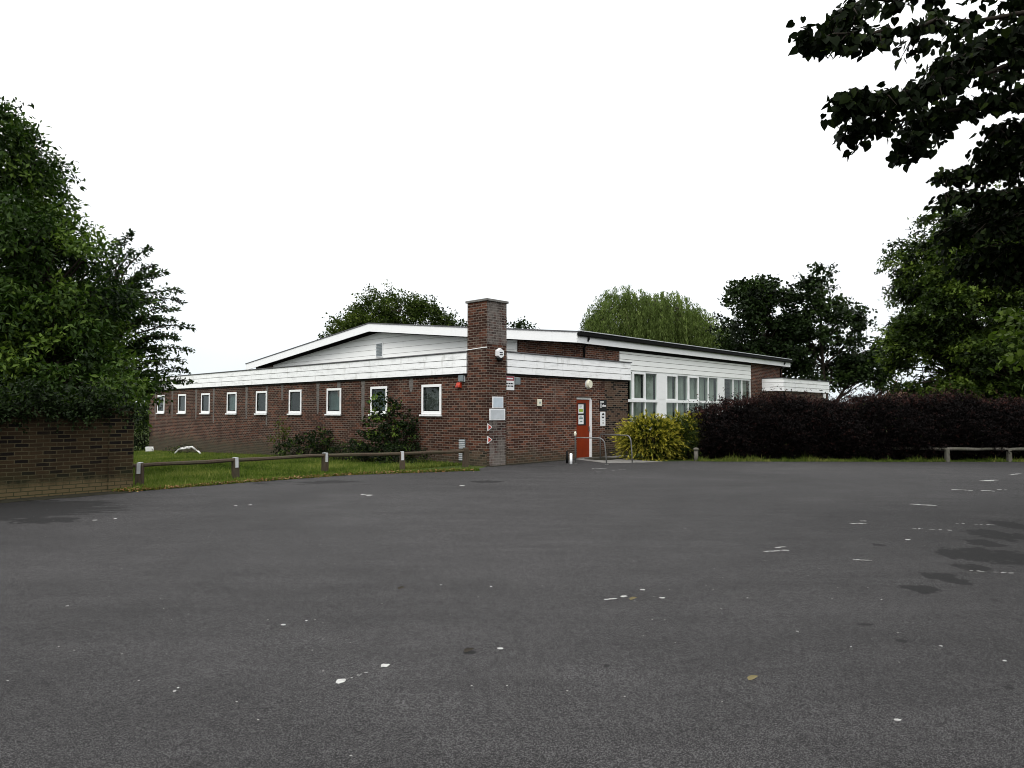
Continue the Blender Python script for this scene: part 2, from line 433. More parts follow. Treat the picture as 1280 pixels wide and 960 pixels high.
def leaf_mesh(name, mat, P, A, N, L, W, tint, tmpl, parent=None):
    pts, faces = tmpl
    A = unit(A); S = unit(np.cross(N, A)); N2 = np.cross(A, S)
    n, m = len(P), len(pts)
    L = np.broadcast_to(np.asarray(L, float), (n,)); W = np.broadcast_to(np.asarray(W, float), (n,))
    V = (P[:,None,:] + A[:,None,:]*(L[:,None]*pts[None,:,0])[...,None] + S[:,None,:]*(W[:,None]*pts[None,:,1])[...,None]
         + N2[:,None,:]*(L[:,None]*pts[None,:,2])[...,None]).reshape(-1,3)
    loops, starts, totals, s = [], [], [], 0
    for f in faces:
        loops += list(f); starts.append(s); totals.append(len(f)); s += len(f)
    nl, nf = len(loops), len(faces)
    LI = (np.arange(n)[:,None]*m + np.array(loops)[None,:]).ravel()
    ST = (np.arange(n)[:,None]*nl + np.array(starts)[None,:]).ravel()
    TO = np.tile(np.array(totals), n)
    me = bpy.data.meshes.new(name)
    me.vertices.add(n*m); me.vertices.foreach_set('co', V.astype(np.float32).ravel())
    me.loops.add(len(LI)); me.loops.foreach_set('vertex_index', LI.astype(np.int32))
    me.polygons.add(n*nf); me.polygons.foreach_set('loop_start', ST.astype(np.int32)); me.polygons.foreach_set('loop_total', TO.astype(np.int32))
    at = me.attributes.new('tint', 'FLOAT', 'FACE')
    at.data.foreach_set('value', np.repeat(np.clip(tint,0,1), nf).astype(np.float32))
    me.update(); me.validate()
    me.materials.append(mat)
    o = bpy.data.objects.new(name, me)
    return link(o, parent)

class Leaves:
    def __init__(self, seed):
        self.r = np.random.default_rng(seed); self.P=[]; self.A=[]; self.N=[]; self.L=[]; self.W=[]; self.T=[]
    def add(self, P, A, N, L, W, T):
        n = len(P)
        self.P.append(P); self.A.append(A); self.N.append(N)
        self.L.append(np.broadcast_to(L,(n,))); self.W.append(np.broadcast_to(W,(n,))); self.T.append(np.broadcast_to(T,(n,)))
    def sprays(self, base, dirs, length, n, spread, leaf, aspect, tint, tvar=0.12, droop=0.25, up=0.9):
        """leafy sprays: k curved shoots from base along dirs, n leaves on each"""
        r = self.r; k = len(base)
        t = r.random((k, n))**0.8
        length = np.broadcast_to(length, (k,))
        d = unit(dirs)
        P = base[:,None,:] + d[:,None,:]*(t*length[:,None])[...,None]
        P[...,2] -= droop*(t**2)*length[:,None]
        P += r.normal(size=(k,n,3))*spread*np.array([1,1,0.6])
        A = unit(d[:,None,:]*0.6 + r.normal(size=(k,n,3))*0.8 + np.array([0,0,-0.35]))
        N = unit(r.normal(size=(k,n,3))*0.55 + np.array([0,0,up]))
        L = leaf*r.uniform(0.65, 1.3, size=(k,n))
        T = np.broadcast_to(tint,(k,))[:,None] + r.normal(size=(k,n))*tvar
        self.add(P.reshape(-1,3), A.reshape(-1,3), N.reshape(-1,3), L.ravel(), L.ravel()*aspect, T.ravel())
    def mesh(self, name, mat, tmpl, parent):
        c = np.concatenate
        return leaf_mesh(name, mat, c(self.P), c(self.A), c(self.N), c(self.L), c(self.W), c(self.T), tmpl, parent)

def curve_pts(p0, p1, bend, rng, n=6, wob=0.05):
    p0 = np.array(p0, float); p1 = np.array(p1, float)
    L = np.linalg.norm(p1-p0); out = []
    for i in range(n):
        t = i/(n-1)
        p = p0*(1-t) + p1*t; p[2] += bend*L*4*t*(1-t)
        if 0 < i < n-1: p = p + rng.normal(size=3)*wob*L*0.5
        out.append(tuple(p))
    return out

def crown_tree(name, label, base, lobes, leafmat, barkmat, seed, leaf=0.18, aspect=0.6, per=26, spray=0.9, spread=0.16,
               trunk_r=0.25, trunk_top=None, tmpl=T_DIAMOND, droop=0.25, tint0=0.42, tintvar=0.2, twig=1, zmin=None, shell=0.45, group=None, ctop=0.0, up=0.9, clump=.24):
    """lobes: (cx, cy, cz, rx, ry, rz, number of sprays) in world coordinates"""
    bz = ground_z(base[0], base[1])
    root = thing(name, (base[0], base[1], bz), 0, label, 'tree', group)
    off = np.array([base[0], base[1], bz])
    lv = Leaves(seed); r = lv.r
    wood = MB()
    top = trunk_top if trunk_top else max(l[2] for l in lobes) - bz
    # trunk
    tp = []
    for i in range(8):
        t = i/7
        tp.append((0.12*top*0.3*math.sin(2.2*t+seed)*t, 0.1*top*0.3*math.sin(1.7*t+2*seed)*t, -0.15 + (top+0.15)*t))
    rad = [trunk_r*(1.35 if i == 0 else 1)*(1-0.8*i/7) for i in range(8)]
    wood.tube(tp, rad, 9)
    tb = MB()
    for (cx,cy,cz,rx,ry,rz,n) in lobes:
        c = np.array([cx,cy,cz]) - off; rr = np.array([rx,ry,rz])
        # limb from trunk to the lobe
        h = min(max(0.25*top, c[2] - 0.9*np.linalg.norm(c[:2]) - 0.1), top*0.92)
        j = min(int(h/top*7), 6)
        p0 = np.array(tp[j]); lr = rad[j]*0.62
        cp = curve_pts(p0, c, 0.06, r, 7)
        tb.tube(cp, [lr*(1-0.75*i/6) for i in range(7)], 6)
        nk = max(5, n//13)
        kd = unit(r.normal(size=(nk,3))*np.array([1,1,0.85]) + np.array([0,0,0.15]))
        ki = r.integers(0, nk, size=n)
        kt = r.normal(size=nk)*tintvar*.75
        d = unit(kd[ki] + r.normal(size=(n,3))*np.array([1,1,.65])*clump)
        rad_f = shell + (1-shell)*(.35*r.random((n,1))+.65*r.random((nk,1))[ki])**0.6
        bump = 1 + 0.16*np.sin(d[:,0:1]*5+seed)*np.sin(d[:,1:2]*4+seed*2)+0.12*np.sin(d[:,2:3]*7+seed*3)
        B = c + d*rr*rad_f*bump
        if zmin is not None:
            B[:,2] = np.maximum(B[:,2], zmin - bz + 0.3*r.random(n))
        ci = r.normal(size=(n,))*tintvar*.6 + kt[ki]
        tint = tint0 + ci + ctop*(B[:,2]/max(top,1) - 0.5)
        dirs = d*np.array([1,1,0.5]) + r.normal(size=(n,3))*0.45
        lv.sprays(B, dirs, spray*r.uniform(0.5,1.25,size=n), per, spread, leaf, aspect, tint, droop=droop, up=up)
        for i in range(0, n, max(1, int(6/twig))):
            mid = np.array(cp[r.integers(2,7)])
            q = B[i] + unit(dirs[i][None])[0]*spray*0.5
            tb.tube(curve_pts(mid, q, 0.04, r, 4), [lr*0.28, lr*0.2, lr*0.12, 0.008], 4, cap=False)
    wood.build('trunk', barkmat, root, smooth=True)
    tb.build('branch', barkmat, root, smooth=True)
    lv.mesh('crown', leafmat, tmpl, root)
    return root

# ------------------------------------------------------------------ ground
def build_ground():
    mb = MB()
    # one sheet; fine near the place and stretched to the horizon
    ax = [-900,-400,-200,-120,-80] + list(range(-60, 61, 2)) + [80,120,200,400,900]
    ay = [-300,-100,-40] + list(range(-20, 91, 2)) + [120,200,400,900]
    nx = len(ax)
    for y in ay:
        for x in ax:
            mb.v.append((x, y, ground_z(x, y)))
    for j in range(len(ay)-1):
        for i in range(nx-1):
            mb.f.append((j*nx+i, j*nx+i+1, (j+1)*nx+i+1, (j+1)*nx+i))
    o = mb.build('ground', M['turf'], smooth=True); struct(o)
    rng = random.Random(5)
    # car park
    edge = []
    ctrl = [G(585,588.5), G(520,589.5), G(440,593.5), G(370,598), G(300,603.5), G(235,608.5), G(172,614.0)]
    for i in range(len(ctrl)-1):
        for k in range(8):
            t = k/8
            edge.append((ctrl[i][0]*(1-t)+ctrl[i+1][0]*t + rng.uniform(-.05,.05), ctrl[i][1]*(1-t)+ctrl[i+1][1]*t + rng.uniform(-.05,.05)))
    wall_base = [(-7.75,14.25), (-12.2, 9.5), (-25,-4)]
    pts = [(-25,-22), (45,-22), (45,22.5)]
    x = 45
    while x > 6.0:
        pts.append((x, 22.45 + rng.uniform(-.06,.06) - 0.012*(x-6))); x -= 0.5
    pts += [(5.6,22.7),(4.9,22.5),(4.2,22.6),(3.9,23.1)]
    pts += [to_w(7.4,-0.04)[:2], to_w(4.0,0.0)[:2], to_w(0.9,-0.0)[:2], to_w(0.02,-0.02)[:2]]
    pts += edge + wall_base
    mb = MB().face([(p[0],p[1],0.006) for p in pts])
    o = mb.build('car_park', M['asphalt']); struct(o)
    # path of paler concrete by the door
    w = [to_w(4.15,-0.02), to_w(7.3,-0.02)]
    pth = [w[0][:2], G(757,579.2), G(790,578.6), G(830,577.6), (4.4,22.75), (4.1,23.2), w[1][:2]]
    o = MB().face([(p[0],p[1],0.012) for p in pth]).build('path', M['concrete']); struct(o)
    # mossy strip of soil along the foot of the building
    mb = MB()
    top, bot = [], []
    a = -0.02
    while a < 4.2:
        top.append(to_w(a, 0.06, 0.011)); bot.append(to_w(a, -0.10 - 0.16*rng.random(), 0.011)); a += 0.12
    for i in range(len(top)-1):
        mb.face([bot[i], bot[i+1], top[i+1], top[i]])
    o = mb.build('soil_strip', M['soil']); struct(o)
    mb = MB(); top=[]; bot=[]
    for i in range(60):
        t = i/59; q = (-7.7-4.3*t, 14.2-4.6*t)
        n = (0.73*(0.12+0.22*rng.random()), -0.68*(0.12+0.22*rng.random()))
        top.append((q[0]-0.3,q[1]+0.3,0.0112)); bot.append((q[0]+n[0], q[1]+n[1], 0.0112))
    for i in range(59): mb.face([top[i], bot[i], bot[i+1], top[i+1]])
    o = mb.build('soil_strip', M['soil']); struct(o)

def build_markings():
    rng = random.Random(11)
    mb = MB()
    def blob(px, py, w, d, n=9):
        c = G(px, py)
        pts = []
        for k in range(n):
            an = 2*PI*k/n; q = rng.uniform(0.65,1.15)
            pts.append((c[0]+math.cos(an)*w*q, c[1]+math.sin(an)*d*q, 0.0105))
        mb.face(pts)
    blob(429,848,0.034,0.040,12); blob(484,829,0.030,0.034,12)
    for px,py,w in [(225,860,.018),(229,856,.012),(357,779,.03),(122,650,.05),(147,648,.04),(297,632,.05),(315,631,.06),(386,774,.016),(625,808,.03),(614,732,.02),(552,730,.02),(90,756,.02),
                    (778,744,.045),(801,736,.035),(826,746,.04),(1131,674,.05),(1113,895,.03),(1247,823,.02),(931,746,.015),(992,787,.014),(1097,748,.012),(578,607,.08),(455,618,.08),(462,619,.1),(1169,805,.02),(855,660,.02),(1058,806,.012)]:
        blob(px, py, w*.75, w*.7, 7)
    def dash(x0,y0,x1,y1,n,w,fill=0.6):
        for i in range(n):
            t = (i + rng.random()*0.6)/n
            if rng.random() > fill: continue
            px, py = x0+(x1-x0)*t, y0+(y1-y0)*t
            blob(px, py, w*rng.uniform(.35,1.5), w*rng.uniform(.25,.7), 6)
    dash(955,689,982,687,7,.05,.95); dash(968,684,976,683,3,.04,1)
    dash(1063,699,1086,700,5,.045,1); dash(1066,654,1078,654,3,.07,1); dash(1074,651,1080,651,2,.05,1)
    dash(1135,660,1195,663,14,.035,.6); dash(1200,712,1268,716,16,.03,.6)
    dash(1138,630,1166,632,6,.09,.9); dash(1190,612,1212,613,5,.10,1); dash(1226,613,1240,614,3,.09,1)
    dash(1228,601,1242,600,3,.11,1); dash(1258,594,1272,592,4,.11,1); dash(1245,612,1276,613,4,.05,.6); dash(1190,654,1240,656,10,.03,.5)
    dash(740,586,756,586,4,.12,.9); dash(760,588,786,587,6,.05,.6); dash(745,590,752,590,2,.07,1); dash(755,748,775,746,6,.03,.6); dash(430,848,484,829,9,.012,.6)
    o = mb.build('parking_markings', M['marking']); struct(o)

def build_grass():
    r = np.random.default_rng(3)
    # lawn between the rail fence and the left wing: sample in the building's own axes
    n = 170000
    a = -0.05 - 9.6*r.random(n)**1.0; b = 0.9 + 26*r.random(n)**1.5
    x = C0[0] + a*UX - b*UY; y = C0[1] + a*UY + b*UX
    # keep what lies beyond the asphalt edge
    cx = np.array([G(585,588.5), G(440,593.5), G(300,603.5), G(172,614.0)])[::-1]
    ye = np.interp(x, cx[:,0], cx[:,1])
    keep = (y > ye + 0.02) & (x > -30) & ~((x < -7.6) & (y < 14.3 + (x+7.6)*1.0))
    x, y = x[keep], y[keep]; n = len(x)
    # ragged tufts along the edges, at post feet and at the hedge
    ex = -0.9 - 7.3*r.random(9000); ey = np.interp(ex, cx[:,0], cx[:,1]) + np.abs(r.normal(size=9000))*0.22 - 0.04
    hx = 5.9 + 17*r.random(11000); hy = 22.5 - 0.012*(hx-6) + np.abs(r.normal(size=11000))*0.32
    x = np.concatenate([x, ex, hx]); y = np.concatenate([y, ey, hy]); n = len(x)
    bb = -(x-C0[0])*UY + (y-C0[1])*UX
    z = -0.026*np.clip(bb-3, 0, 26) - 0.005
    patch = 0.5+0.5*np.sin(x*1.3+np.sin(y*0.9)*1.4)*np.sin(y*1.1+1.7*np.sin(x*0.7))
    h = (0.05 + 0.07*r.random(n))*(0.7+0.6*patch) * np.where(r.random(n) > 0.97, 1.9, 1.0)
    h[-11000:] *= 0.9 + 1.3*(np.sin(x[-11000:]*2.1)*np.sin(x[-11000:]*5.3+1) > .1)*r.random(11000)
    A = r.normal(size=(n,3))*0.45 + np.array([0,0,1.0]); N = r.normal(size=(n,3))*np.array([1,1,0.1])
    mot = np.sin(x*3.1+2*np.sin(y*2.3))*np.sin(y*3.7+1.5*np.sin(x*1.9))
    dry = 0.44 + 0.40*(patch-0.5) + 0.16*mot + 0.18*r.normal(size=n) + 0.4*(r.random(n) > 0.94)
    o = leaf_mesh('grass', M['grass'], np.stack([x,y,z],1), A, N, h, 0.016+0.014*r.random(n), dry, T_BLADE)
    tag(o, 'short green lawn grass growing behind the rail fence and along the hedge foot', 'grass', kind='stuff')
    # fallen leaves blown along the lawn edge
    m = 3000
    ex = -1.0 - 7.0*r.random(m)**0.8; ey = np.interp(ex, cx[:,0], cx[:,1]) + r.normal(size=m)*0.12 + 0.09
    fx = to_w(0,0)[0] + 0; 
    P = np.stack([ex, ey, 0.012+0.05*r.random(m)],1)
    A = r.normal(size=(m,3))*np.array([1,1,0.25]); N = r.normal(size=(m,3))*0.35+np.array([0,0,1])
    o = leaf_mesh('leaf_litter', M['leaf_dry'], P, A, N, 0.03+0.04*r.random(m), 0.02+0.025*r.random(m), r.random(m)**1.5*0.85, T_DIAMOND)
    tag(o, 'brown fallen leaves gathered along the lawn edge', 'leaf litter', kind='stuff')
    for i, (px,py,s,lab) in enumerate([(937,846,0.030,'curled yellowish fallen leaf lying on the asphalt, largest of the loose leaves'),
                                 (790,748,0.028,'small tan fallen leaf beside the white paint flecks on the asphalt'),
                                 (587,812,0.030,'dark brown fallen leaf flat on the asphalt near the middle of the car park'),
                                 (503,735,0.028,'tiny dark fallen leaf on the asphalt left of the middle of the car park')]):
        c = G(px,py)
        P = np.array([[c[0]-s, c[1], 0.014]])
        o = leaf_mesh('fallen_leaf', M['leaf_fallen'], P, np.array([[1,0.25,0.22]]), np.array([[0.25,-0.75,1]]), 2.3*s, .9*s, np.array([[0.8,0.7,0.05,0.1][i]]), T_HEART)
        tag(o, lab, 'leaf', 'loose fallen leaves on the asphalt')

# ------------------------------------------------------------------ building
def wall_with_holes(mb, axis, c0, c1, s0, s1, z0, z1, holes):
    """wall between c0..c1 across, s0..s1 along, with rectangular holes (s0, s1, z0, z1)"""
    def bx(a, b, za, zb):
        if b-a < 1e-4 or zb-za < 1e-4: return
        if axis == 'y': mb.box(c0, c1, a, b, za, zb)
        else: mb.box(a, b, c0, c1, za, zb)
    cur = s0
    for (h0,h1,hz0,hz1) in sorted(holes):
        bx(cur, h0, z0, z1); bx(h0, h1, z0, hz0); bx(h0, h1, hz1, z1); cur = h1
    bx(cur, s1, z0, z1)

def boards_y(mb, xf, thick, y0, y1, z0, z1, n, sgn=-1):
    """lapped boards on a face whose normal is sgn*x"""
    h = (z1-z0)/n
    for i in range(n):
        a, b = z0+i*h+0.006, z0+(i+1)*h-0.010
        xo, xi = xf, xf - sgn*thick
        x_top = xf - sgn*0.010
        mb.hexa([(xo,y0,a),(xo,y1,a),(xi,y1,a),(xi,y0,a)] if sgn > 0 else [(xo,y1,a),(xo,y0,a),(xi,y0,a),(xi,y1,a)],
                [(x_top,y0,b),(x_top,y1,b),(xi,y1,b),(xi,y0,b)] if sgn > 0 else [(x_top,y1,b),(x_top,y0,b),(xi,y0,b),(xi,y1,b)])

def boards_x(mb, yf, thick, x0, x1, z0, z1, n):
    """lapped boards on a face whose normal is -y"""
    h = (z1-z0)/n
    for i in range(n):
        a, b = z0+i*h+0.006, z0+(i+1)*h-0.010
        mb.hexa([(x0,yf,a),(x1,yf,a),(x1,yf+thick,a),(x0,yf+thick,a)], [(x0,yf+0.010,b),(x1,yf+0.010,b),(x1,yf+thick,b),(x0,yf+thick,b)])

def build_hall():
    root = thing('community_hall', (C0[0], C0[1], 0), YAW, 'long single storey brown brick hall with white board fascias and a shallow gable roof', 'building')
    # ---- left wing wall with nine small windows
    win = [(2.09+2.82*k, 3.06+2.82*k, 1.52, 2.48) for k in range(9)]
    END = 26.8
    mb = MB(); wall_with_holes(mb, 'y', 0.06, 0.30, 0.835, END, -1.0, 3.40, win)
    mb.box(0.30, 5.87, END-0.24, END, -1.0, 3.40)
    mb.build('wall', M['brick'], root)
    rng = random.Random(2)
    for k, (b0,b1,z0,z1) in enumerate(win):
        mb = MB(); t = 0.085
        mb.box(0.035,0.13,b0,b1,z1-t,z1); mb.box(0.035,0.13,b0,b1,z0,z0+t*1.25)
        mb.box(0.035,0.13,b0,b0+t,z0+t*1.25,z1-t); mb.box(0.035,0.13,b1-t,b1,z0+t*1.25,z1-t)
        fr = mb.build('window', M['upvc'], root, bevel=0.008)
        MB().box(-0.015,0.03,b0-0.05,b1+0.05,z0-0.055,z0-0.003).build('sill', M['upvc'], fr)
        MB().box(0.085,0.092,b0+t,b1-t,z0+t*1.25,z1-t).build('pane', M['glass'], fr)
        g = 0.03
        gb = MB(); 
        gb.box(0.055,0.08,b0+t,b1-t,z1-t-g,z1-t); gb.box(0.055,0.08,b0+t,b1-t,z0+t*1.25,z0+t*1.25+g)
        gb.box(0.055,0.08,b0+t,b0+t+g,z0+t*1.25+g,z1-t-g); gb.box(0.055,0.08,b1-t-g,b1-t,z0+t*1.25+g,z1-t-g)
        gb.build('gasket', M['black'], fr)
        MB().box(0.16,0.165,b0-0.1,b1+0.1,z0-0.1,z1+0.1).build('blind', [M['smoky'],M['blind_blue'],M['blind'],M['dark_room'],M['dark_room'],M['blind'],M['dark_room'],M['dark_room'],M['dark_room']][k], fr)
    # grey mortar streaks down the left wing
    for b, ln in [(1.55,0.0),(3.62,0.5),(6.35,1.5),(7.9,0.6),(9.35,1.25),(12.1,0.7),(13.4,1.75),(15.25,1.5),(18.6,1.7),(20.6,1.55),(23.6,1.5),(25.95,1.6)]:
        if ln <= 0: continue
        mb = MB(); w = 0.115; z = 2.76; pl, pr = [], []
        n = int(ln/0.08)
        for i in range(n+1):
            ww = w*rng.uniform(0.75,1.1)*(1-0.5*(i/n)**3)
            pl.append((0.0565, b-ww, z-ln*i/n)); pr.append((0.0565, b+ww*rng.uniform(.8,1.1), z-ln*i/n))
        for i in range(n): mb.face([pl[i], pl[i+1], pr[i+1], pr[i]])
        mb.build('mortar_streak', M['grey_render'], root)
    # ---- front wing wall with the door
    D0, D1, DT = 4.36, 5.26, 2.10
    mb = MB(); wall_with_holes(mb, 'x', 0.06, 0.30, 0.835, 6.0, -0.6, 3.40, [(D0,D1,-0.6,DT)])
    mb.box(0.835,D1+0.6,0.9,0.95,-0.3,3.2)
    mb.build('wall', M['brick_red'], root)
    mb = MB(); mb.box(6.0,7.48,0.06,0.30,-0.6,3.40); mb.box(7.24,7.48,0.30,1.0,-0.6,3.40); mb.build('wall', M['brick_tan'], root)
    # door: frame part, leaf, glazing, handle
    mb = MB(); mb.box(D0,D1,0.11,0.20,DT-0.07,DT); mb.box(D0,D0+0.045,0.13,0.20,0.0,DT-0.07); mb.box(D1-0.075,D1,0.085,0.20,0.0,DT-0.07)
    mb.build('door_frame', M['upvc'], root)
    d = MB().box(D0+0.045,D1-0.075,0.145,0.19,0.03,DT-0.075).build('door', M['red_door'], root, bevel=0.004)
    MB().box(D0,D1,0.07,0.2,-0.02,0.028).build('threshold', M['concrete'], root)
    gx0, gx1 = D0+0.16, D1-0.27
    MB().box(gx0,gx1,0.141,0.1445,1.13,1.90).build('door_window', M['sign_black'], d)
    MB().box(D1-0.135,D1-0.115,0.10,0.125,0.93,1.10).box(D1-0.135,D1-0.115,0.125,0.145,0.94,0.96).box(D1-0.135,D1-0.115,0.125,0.145,1.07,1.09).build('handle', M['galv'], d)
    # ---- fascias
    mb = MB(); boards_y(mb, -0.03, 0.088, 0.86, END+0.06, 2.77, 3.42, 3); mb.build('fascia', M['white'], root)
    mb = MB(); boards_x(mb, -0.03, 0.088, 0.86, 7.545, 2.77, 3.42, 3)
    boards_y(mb, 7.57, 0.085, -0.005, 1.0, 2.77, 3.42, 3, sgn=1)
    mb.build('fascia', M['white'], root)
    MB().box(-0.055,0.10,0.85,END+0.08,3.422,3.455).build('roof_edge', M['lead'], root)
    MB().box(0.85,7.60,-0.055,0.10,3.422,3.455).build('roof_edge', M['lead'], root)
    MB().box(0.10,5.80,0.10,END,3.36,3.43).box(5.80,7.55,0.10,0.95,3.36,3.43).build('roof', M['felt'], root)
    # ---- chimney stack at the corner
    ch = MB().box(0.0,0.84,0.0,0.84,-0.6,4.90).build('chimney', M['brick'], root)
    MB().box(-0.05,0.89,-0.05,0.89,4.90,4.97).build('cap', M['concrete'], ch, bevel=0.01)
    MB().box(-0.006,-0.001,-0.004,0.835,-0.1,0.45).build('pale_plinth', M['brick_tan'], ch)
    mb = MB(); rr = random.Random(8)
    mb.box(0.003,0.837,-0.007,-0.001,3.62,4.899)
    mb.build('weathered_brickwork', M['brick_bleached'], ch)
    MB().box(0.10,0.79,-0.007,-0.001,-0.1,1.42).build('patched_brickwork', M['brick_bleached'], ch)
    MB().tube([(-0.012,0.86,3.48),(-0.012,0.5,3.495),(-0.012,0.2,3.51),(-0.012,-0.012,3.515)],0.014,6).build('cable', M['upvc'], ch)
    # ---- hall gable
    AG, BW, BE = 5.87, 1.0, 25.9
    RB = 0.5*(BW+BE); ZE, ZR = 4.50, 5.89           # tops of eave and ridge of the roof
    OA, OB = 0.60, 0.25
    def roof_z(b): 
        return ZR - (ZR-ZE)*abs(b-RB)/(RB-BW+OB)
    AEND = 24.17
    mb = MB()
    n = len(mb.v)
    prof = [(BW,-0.9),(BE,-0.9),(BE,roof_z(BE)-0.16),(RB,ZR-0.16),(BW,roof_z(BW)-0.16)]
    mb.hexa([(AG,b,z) for b,z in prof], [(AG+0.24,b,z) for b,z in prof])
    mb.hexa([(AEND-0.24,b,z) for b,z in prof], [(AEND,b,z) for b,z in prof])
    mb.box(AG+0.24,AEND-0.24,BE-0.24,BE,-0.9,roof_z(BE)-0.17)
    W0, W1, WZ0, WZ1 = 8.27, 20.07, 0.85, 3.25
    wall_with_holes(mb, 'x', BW, BW+0.24, AG+0.24, AEND-0.24, -0.9, roof_z(BW)-0.17, [(W0,W1,WZ0,WZ1)])
    mb.build('wall', M['brick_red'], root)
    # white boards of the gable
    mb = MB(); c0b, c1b = 4.19, 23.8
    nb = 9; z0 = 3.30; h = 0.265
    for i in range(nb):
        a = z0+i*h+0.005; b = z0+(i+1)*h-0.007
        def lim(z):   # span of the gable under the rake at height z
            k = (ZR-0.20-z)/(ZR-ZE)*(RB-BW+OB)
            return max(c0b, RB-k), min(c1b, RB+k)
        l0, l1 = lim(a); m0, m1 = lim(b)
        if l1-l0 < 0.3: break
        if m1 < m0: m0 = m1 = RB
        xf = AG-0.05
        mb.hexa([(xf,l1,a),(xf,l0,a),(AG-0.004,l0,a),(AG-0.004,l1,a)], [(xf+0.012,m1,b),(xf+0.012,m0,b),(AG-0.004,m0,b),(AG-0.004,m1,b)])
    mb.build('gable_cladding', M['cream_board'], root)
    # louvre vent
    lv = MB()
    lv.box(AG-0.075,AG-0.03,13.02,13.58,4.24,4.98)
    fr = lv.build('vent', M['upvc'], root)
    lv = MB()
    for i in range(9):
        z = 4.30+i*0.07
        lv.hexa([(AG-0.105,13.07,z),(AG-0.076,13.07,z+0.03),(AG-0.076,13.53,z+0.03),(AG-0.105,13.53,z)],[(AG-0.105,13.07,z+0.012),(AG-0.076,13.07,z+0.045),(AG-0.076,13.53,z+0.045),(AG-0.105,13.53,z+0.012)])
    lv.build('louvre', M['box_grey'], fr)
    # main roof: two slabs
    A0, A1 = AG-OA, AEND+0.55
    for s in (-1, 1):
        be = RB + s*(RB-BW+OB)
        mb = MB(); th = 0.12
        mb.hexa([(A0+0.05,RB,ZR-th),(A1,RB,ZR-th),(A1,be,ZE-th),(A0+0.05,be,ZE-th)][::(1 if s > 0 else -1)], [(A0+0.05,RB,ZR-0.012),(A1,RB,ZR-0.012),(A1,be,ZE-0.012),(A0+0.05,be,ZE-0.012)][::(1 if s > 0 else -1)])
        mb.build('roof', M['felt'], root)
        # rake board with grey edge
        mb = MB()
        mb.hexa([(A0,RB,ZR-0.42),(A0+0.045,RB,ZR-0.42),(A0+0.045,be,ZE-0.42),(A0,be,ZE-0.42)][::(1 if s > 0 else -1)], [(A0,RB,ZR-0.045),(A0+0.045,RB,ZR-0.045),(A0+0.045,be,ZE-0.045),(A0,be,ZE-0.045)][::(1 if s > 0 else -1)])
        mb.build('rake_board', M['white_clean'], root)
        mb = MB()
        mb.hexa([(A0-0.03,RB,ZR-0.042),(A0+0.12,RB,ZR-0.042),(A0+0.12,be,ZE-0.042),(A0-0.03,be,ZE-0.042)][::(1 if s > 0 else -1)], [(A0-0.03,RB,ZR),(A0+0.12,RB,ZR),(A0+0.12,be,ZE),(A0-0.03,be,ZE)][::(1 if s > 0 else -1)])
        mb.build('rake_trim', M['lead'], root)
    # soffit under the gable overhang
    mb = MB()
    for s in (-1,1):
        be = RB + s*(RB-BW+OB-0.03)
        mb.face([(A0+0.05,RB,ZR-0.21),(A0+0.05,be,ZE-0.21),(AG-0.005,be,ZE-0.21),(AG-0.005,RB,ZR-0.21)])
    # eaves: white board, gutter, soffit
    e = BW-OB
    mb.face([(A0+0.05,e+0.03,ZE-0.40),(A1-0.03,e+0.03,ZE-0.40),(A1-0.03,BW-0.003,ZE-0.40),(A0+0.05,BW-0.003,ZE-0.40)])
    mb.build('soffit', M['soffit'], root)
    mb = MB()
    for s in (-1, 1):       # dark strips that paint the shade line under the rake
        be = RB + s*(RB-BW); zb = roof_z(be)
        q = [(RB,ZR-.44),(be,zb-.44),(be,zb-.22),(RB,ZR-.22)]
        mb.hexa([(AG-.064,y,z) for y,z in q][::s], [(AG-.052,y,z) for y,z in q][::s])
    mb.box(W0-.9,W1+.02,BW-.052,BW-.046,ZE-.53,ZE-.41)  # painted shade line below the eave board
    mb.build('shade_strip', M['soffit'], root)
    MB().box(.015,.058,.86,END,2.715,2.766).box(.86,7.50,.015,.058,2.715,2.766).build('fascia_shade_strip', M['soffit'], root)  # dark strips painting the shadow line beneath the wing fascias
    MB().box(A0+0.05,A1,e-0.005,e+0.028,ZE-0.42,ZE-0.13).build('eave_board', M['white_clean'], root)
    MB().box(A1-0.045,A1,e+0.03,BE,ZE-0.42,ZE-0.13).build('eave_board', M['white_clean'], root)
    # half round black gutter
    mb = MB(); pts = [(0.0,0.0),(0.0,-0.07),(-0.03,-0.115),(-0.075,-0.125),(-0.115,-0.09),(-0.125,0.0),(-0.11,0.0),(-0.09,-0.08),(-0.03,-0.09),(-0.012,0.0)]
    q = [(e-0.008+p[0], ZE-0.06+p[1]) for p in pts]
    mb.hexa([(A0+0.02,y,z) for y,z in q], [(A1+0.03,y,z) for y,z in q])
    mb.build('gutter', M['black'], root)
    MB().box(A0+0.13,A1,e-0.10,e+0.1,ZE-0.005,ZE+0.025).build('roof_edge', M['strap'], root)
    # downpipes
    for (px, top, bot) in ((AG+0.10, ZE-0.2, 3.44), (AEND-0.3, ZE-0.2, 0.0)):
        MB().tube([(px-0.05,e-0.06,top+0.06),(px-0.05,e-0.06,top-0.05),(px,BW-0.05,top-0.35),(px,BW-0.05,bot)],0.036,8).build('downpipe', M['black'], root, smooth=True)
    # ---- big windows
    mb = MB(); boards_x(mb, BW-0.045, 0.043, W0, W1, 3.25, 4.09, 4); mb.build('cladding', M['cream_board'], root)
    groups = [(8.27,11.06,3),(11.74,16.51,5),(17.13,20.07,3)]
    T = 2.04
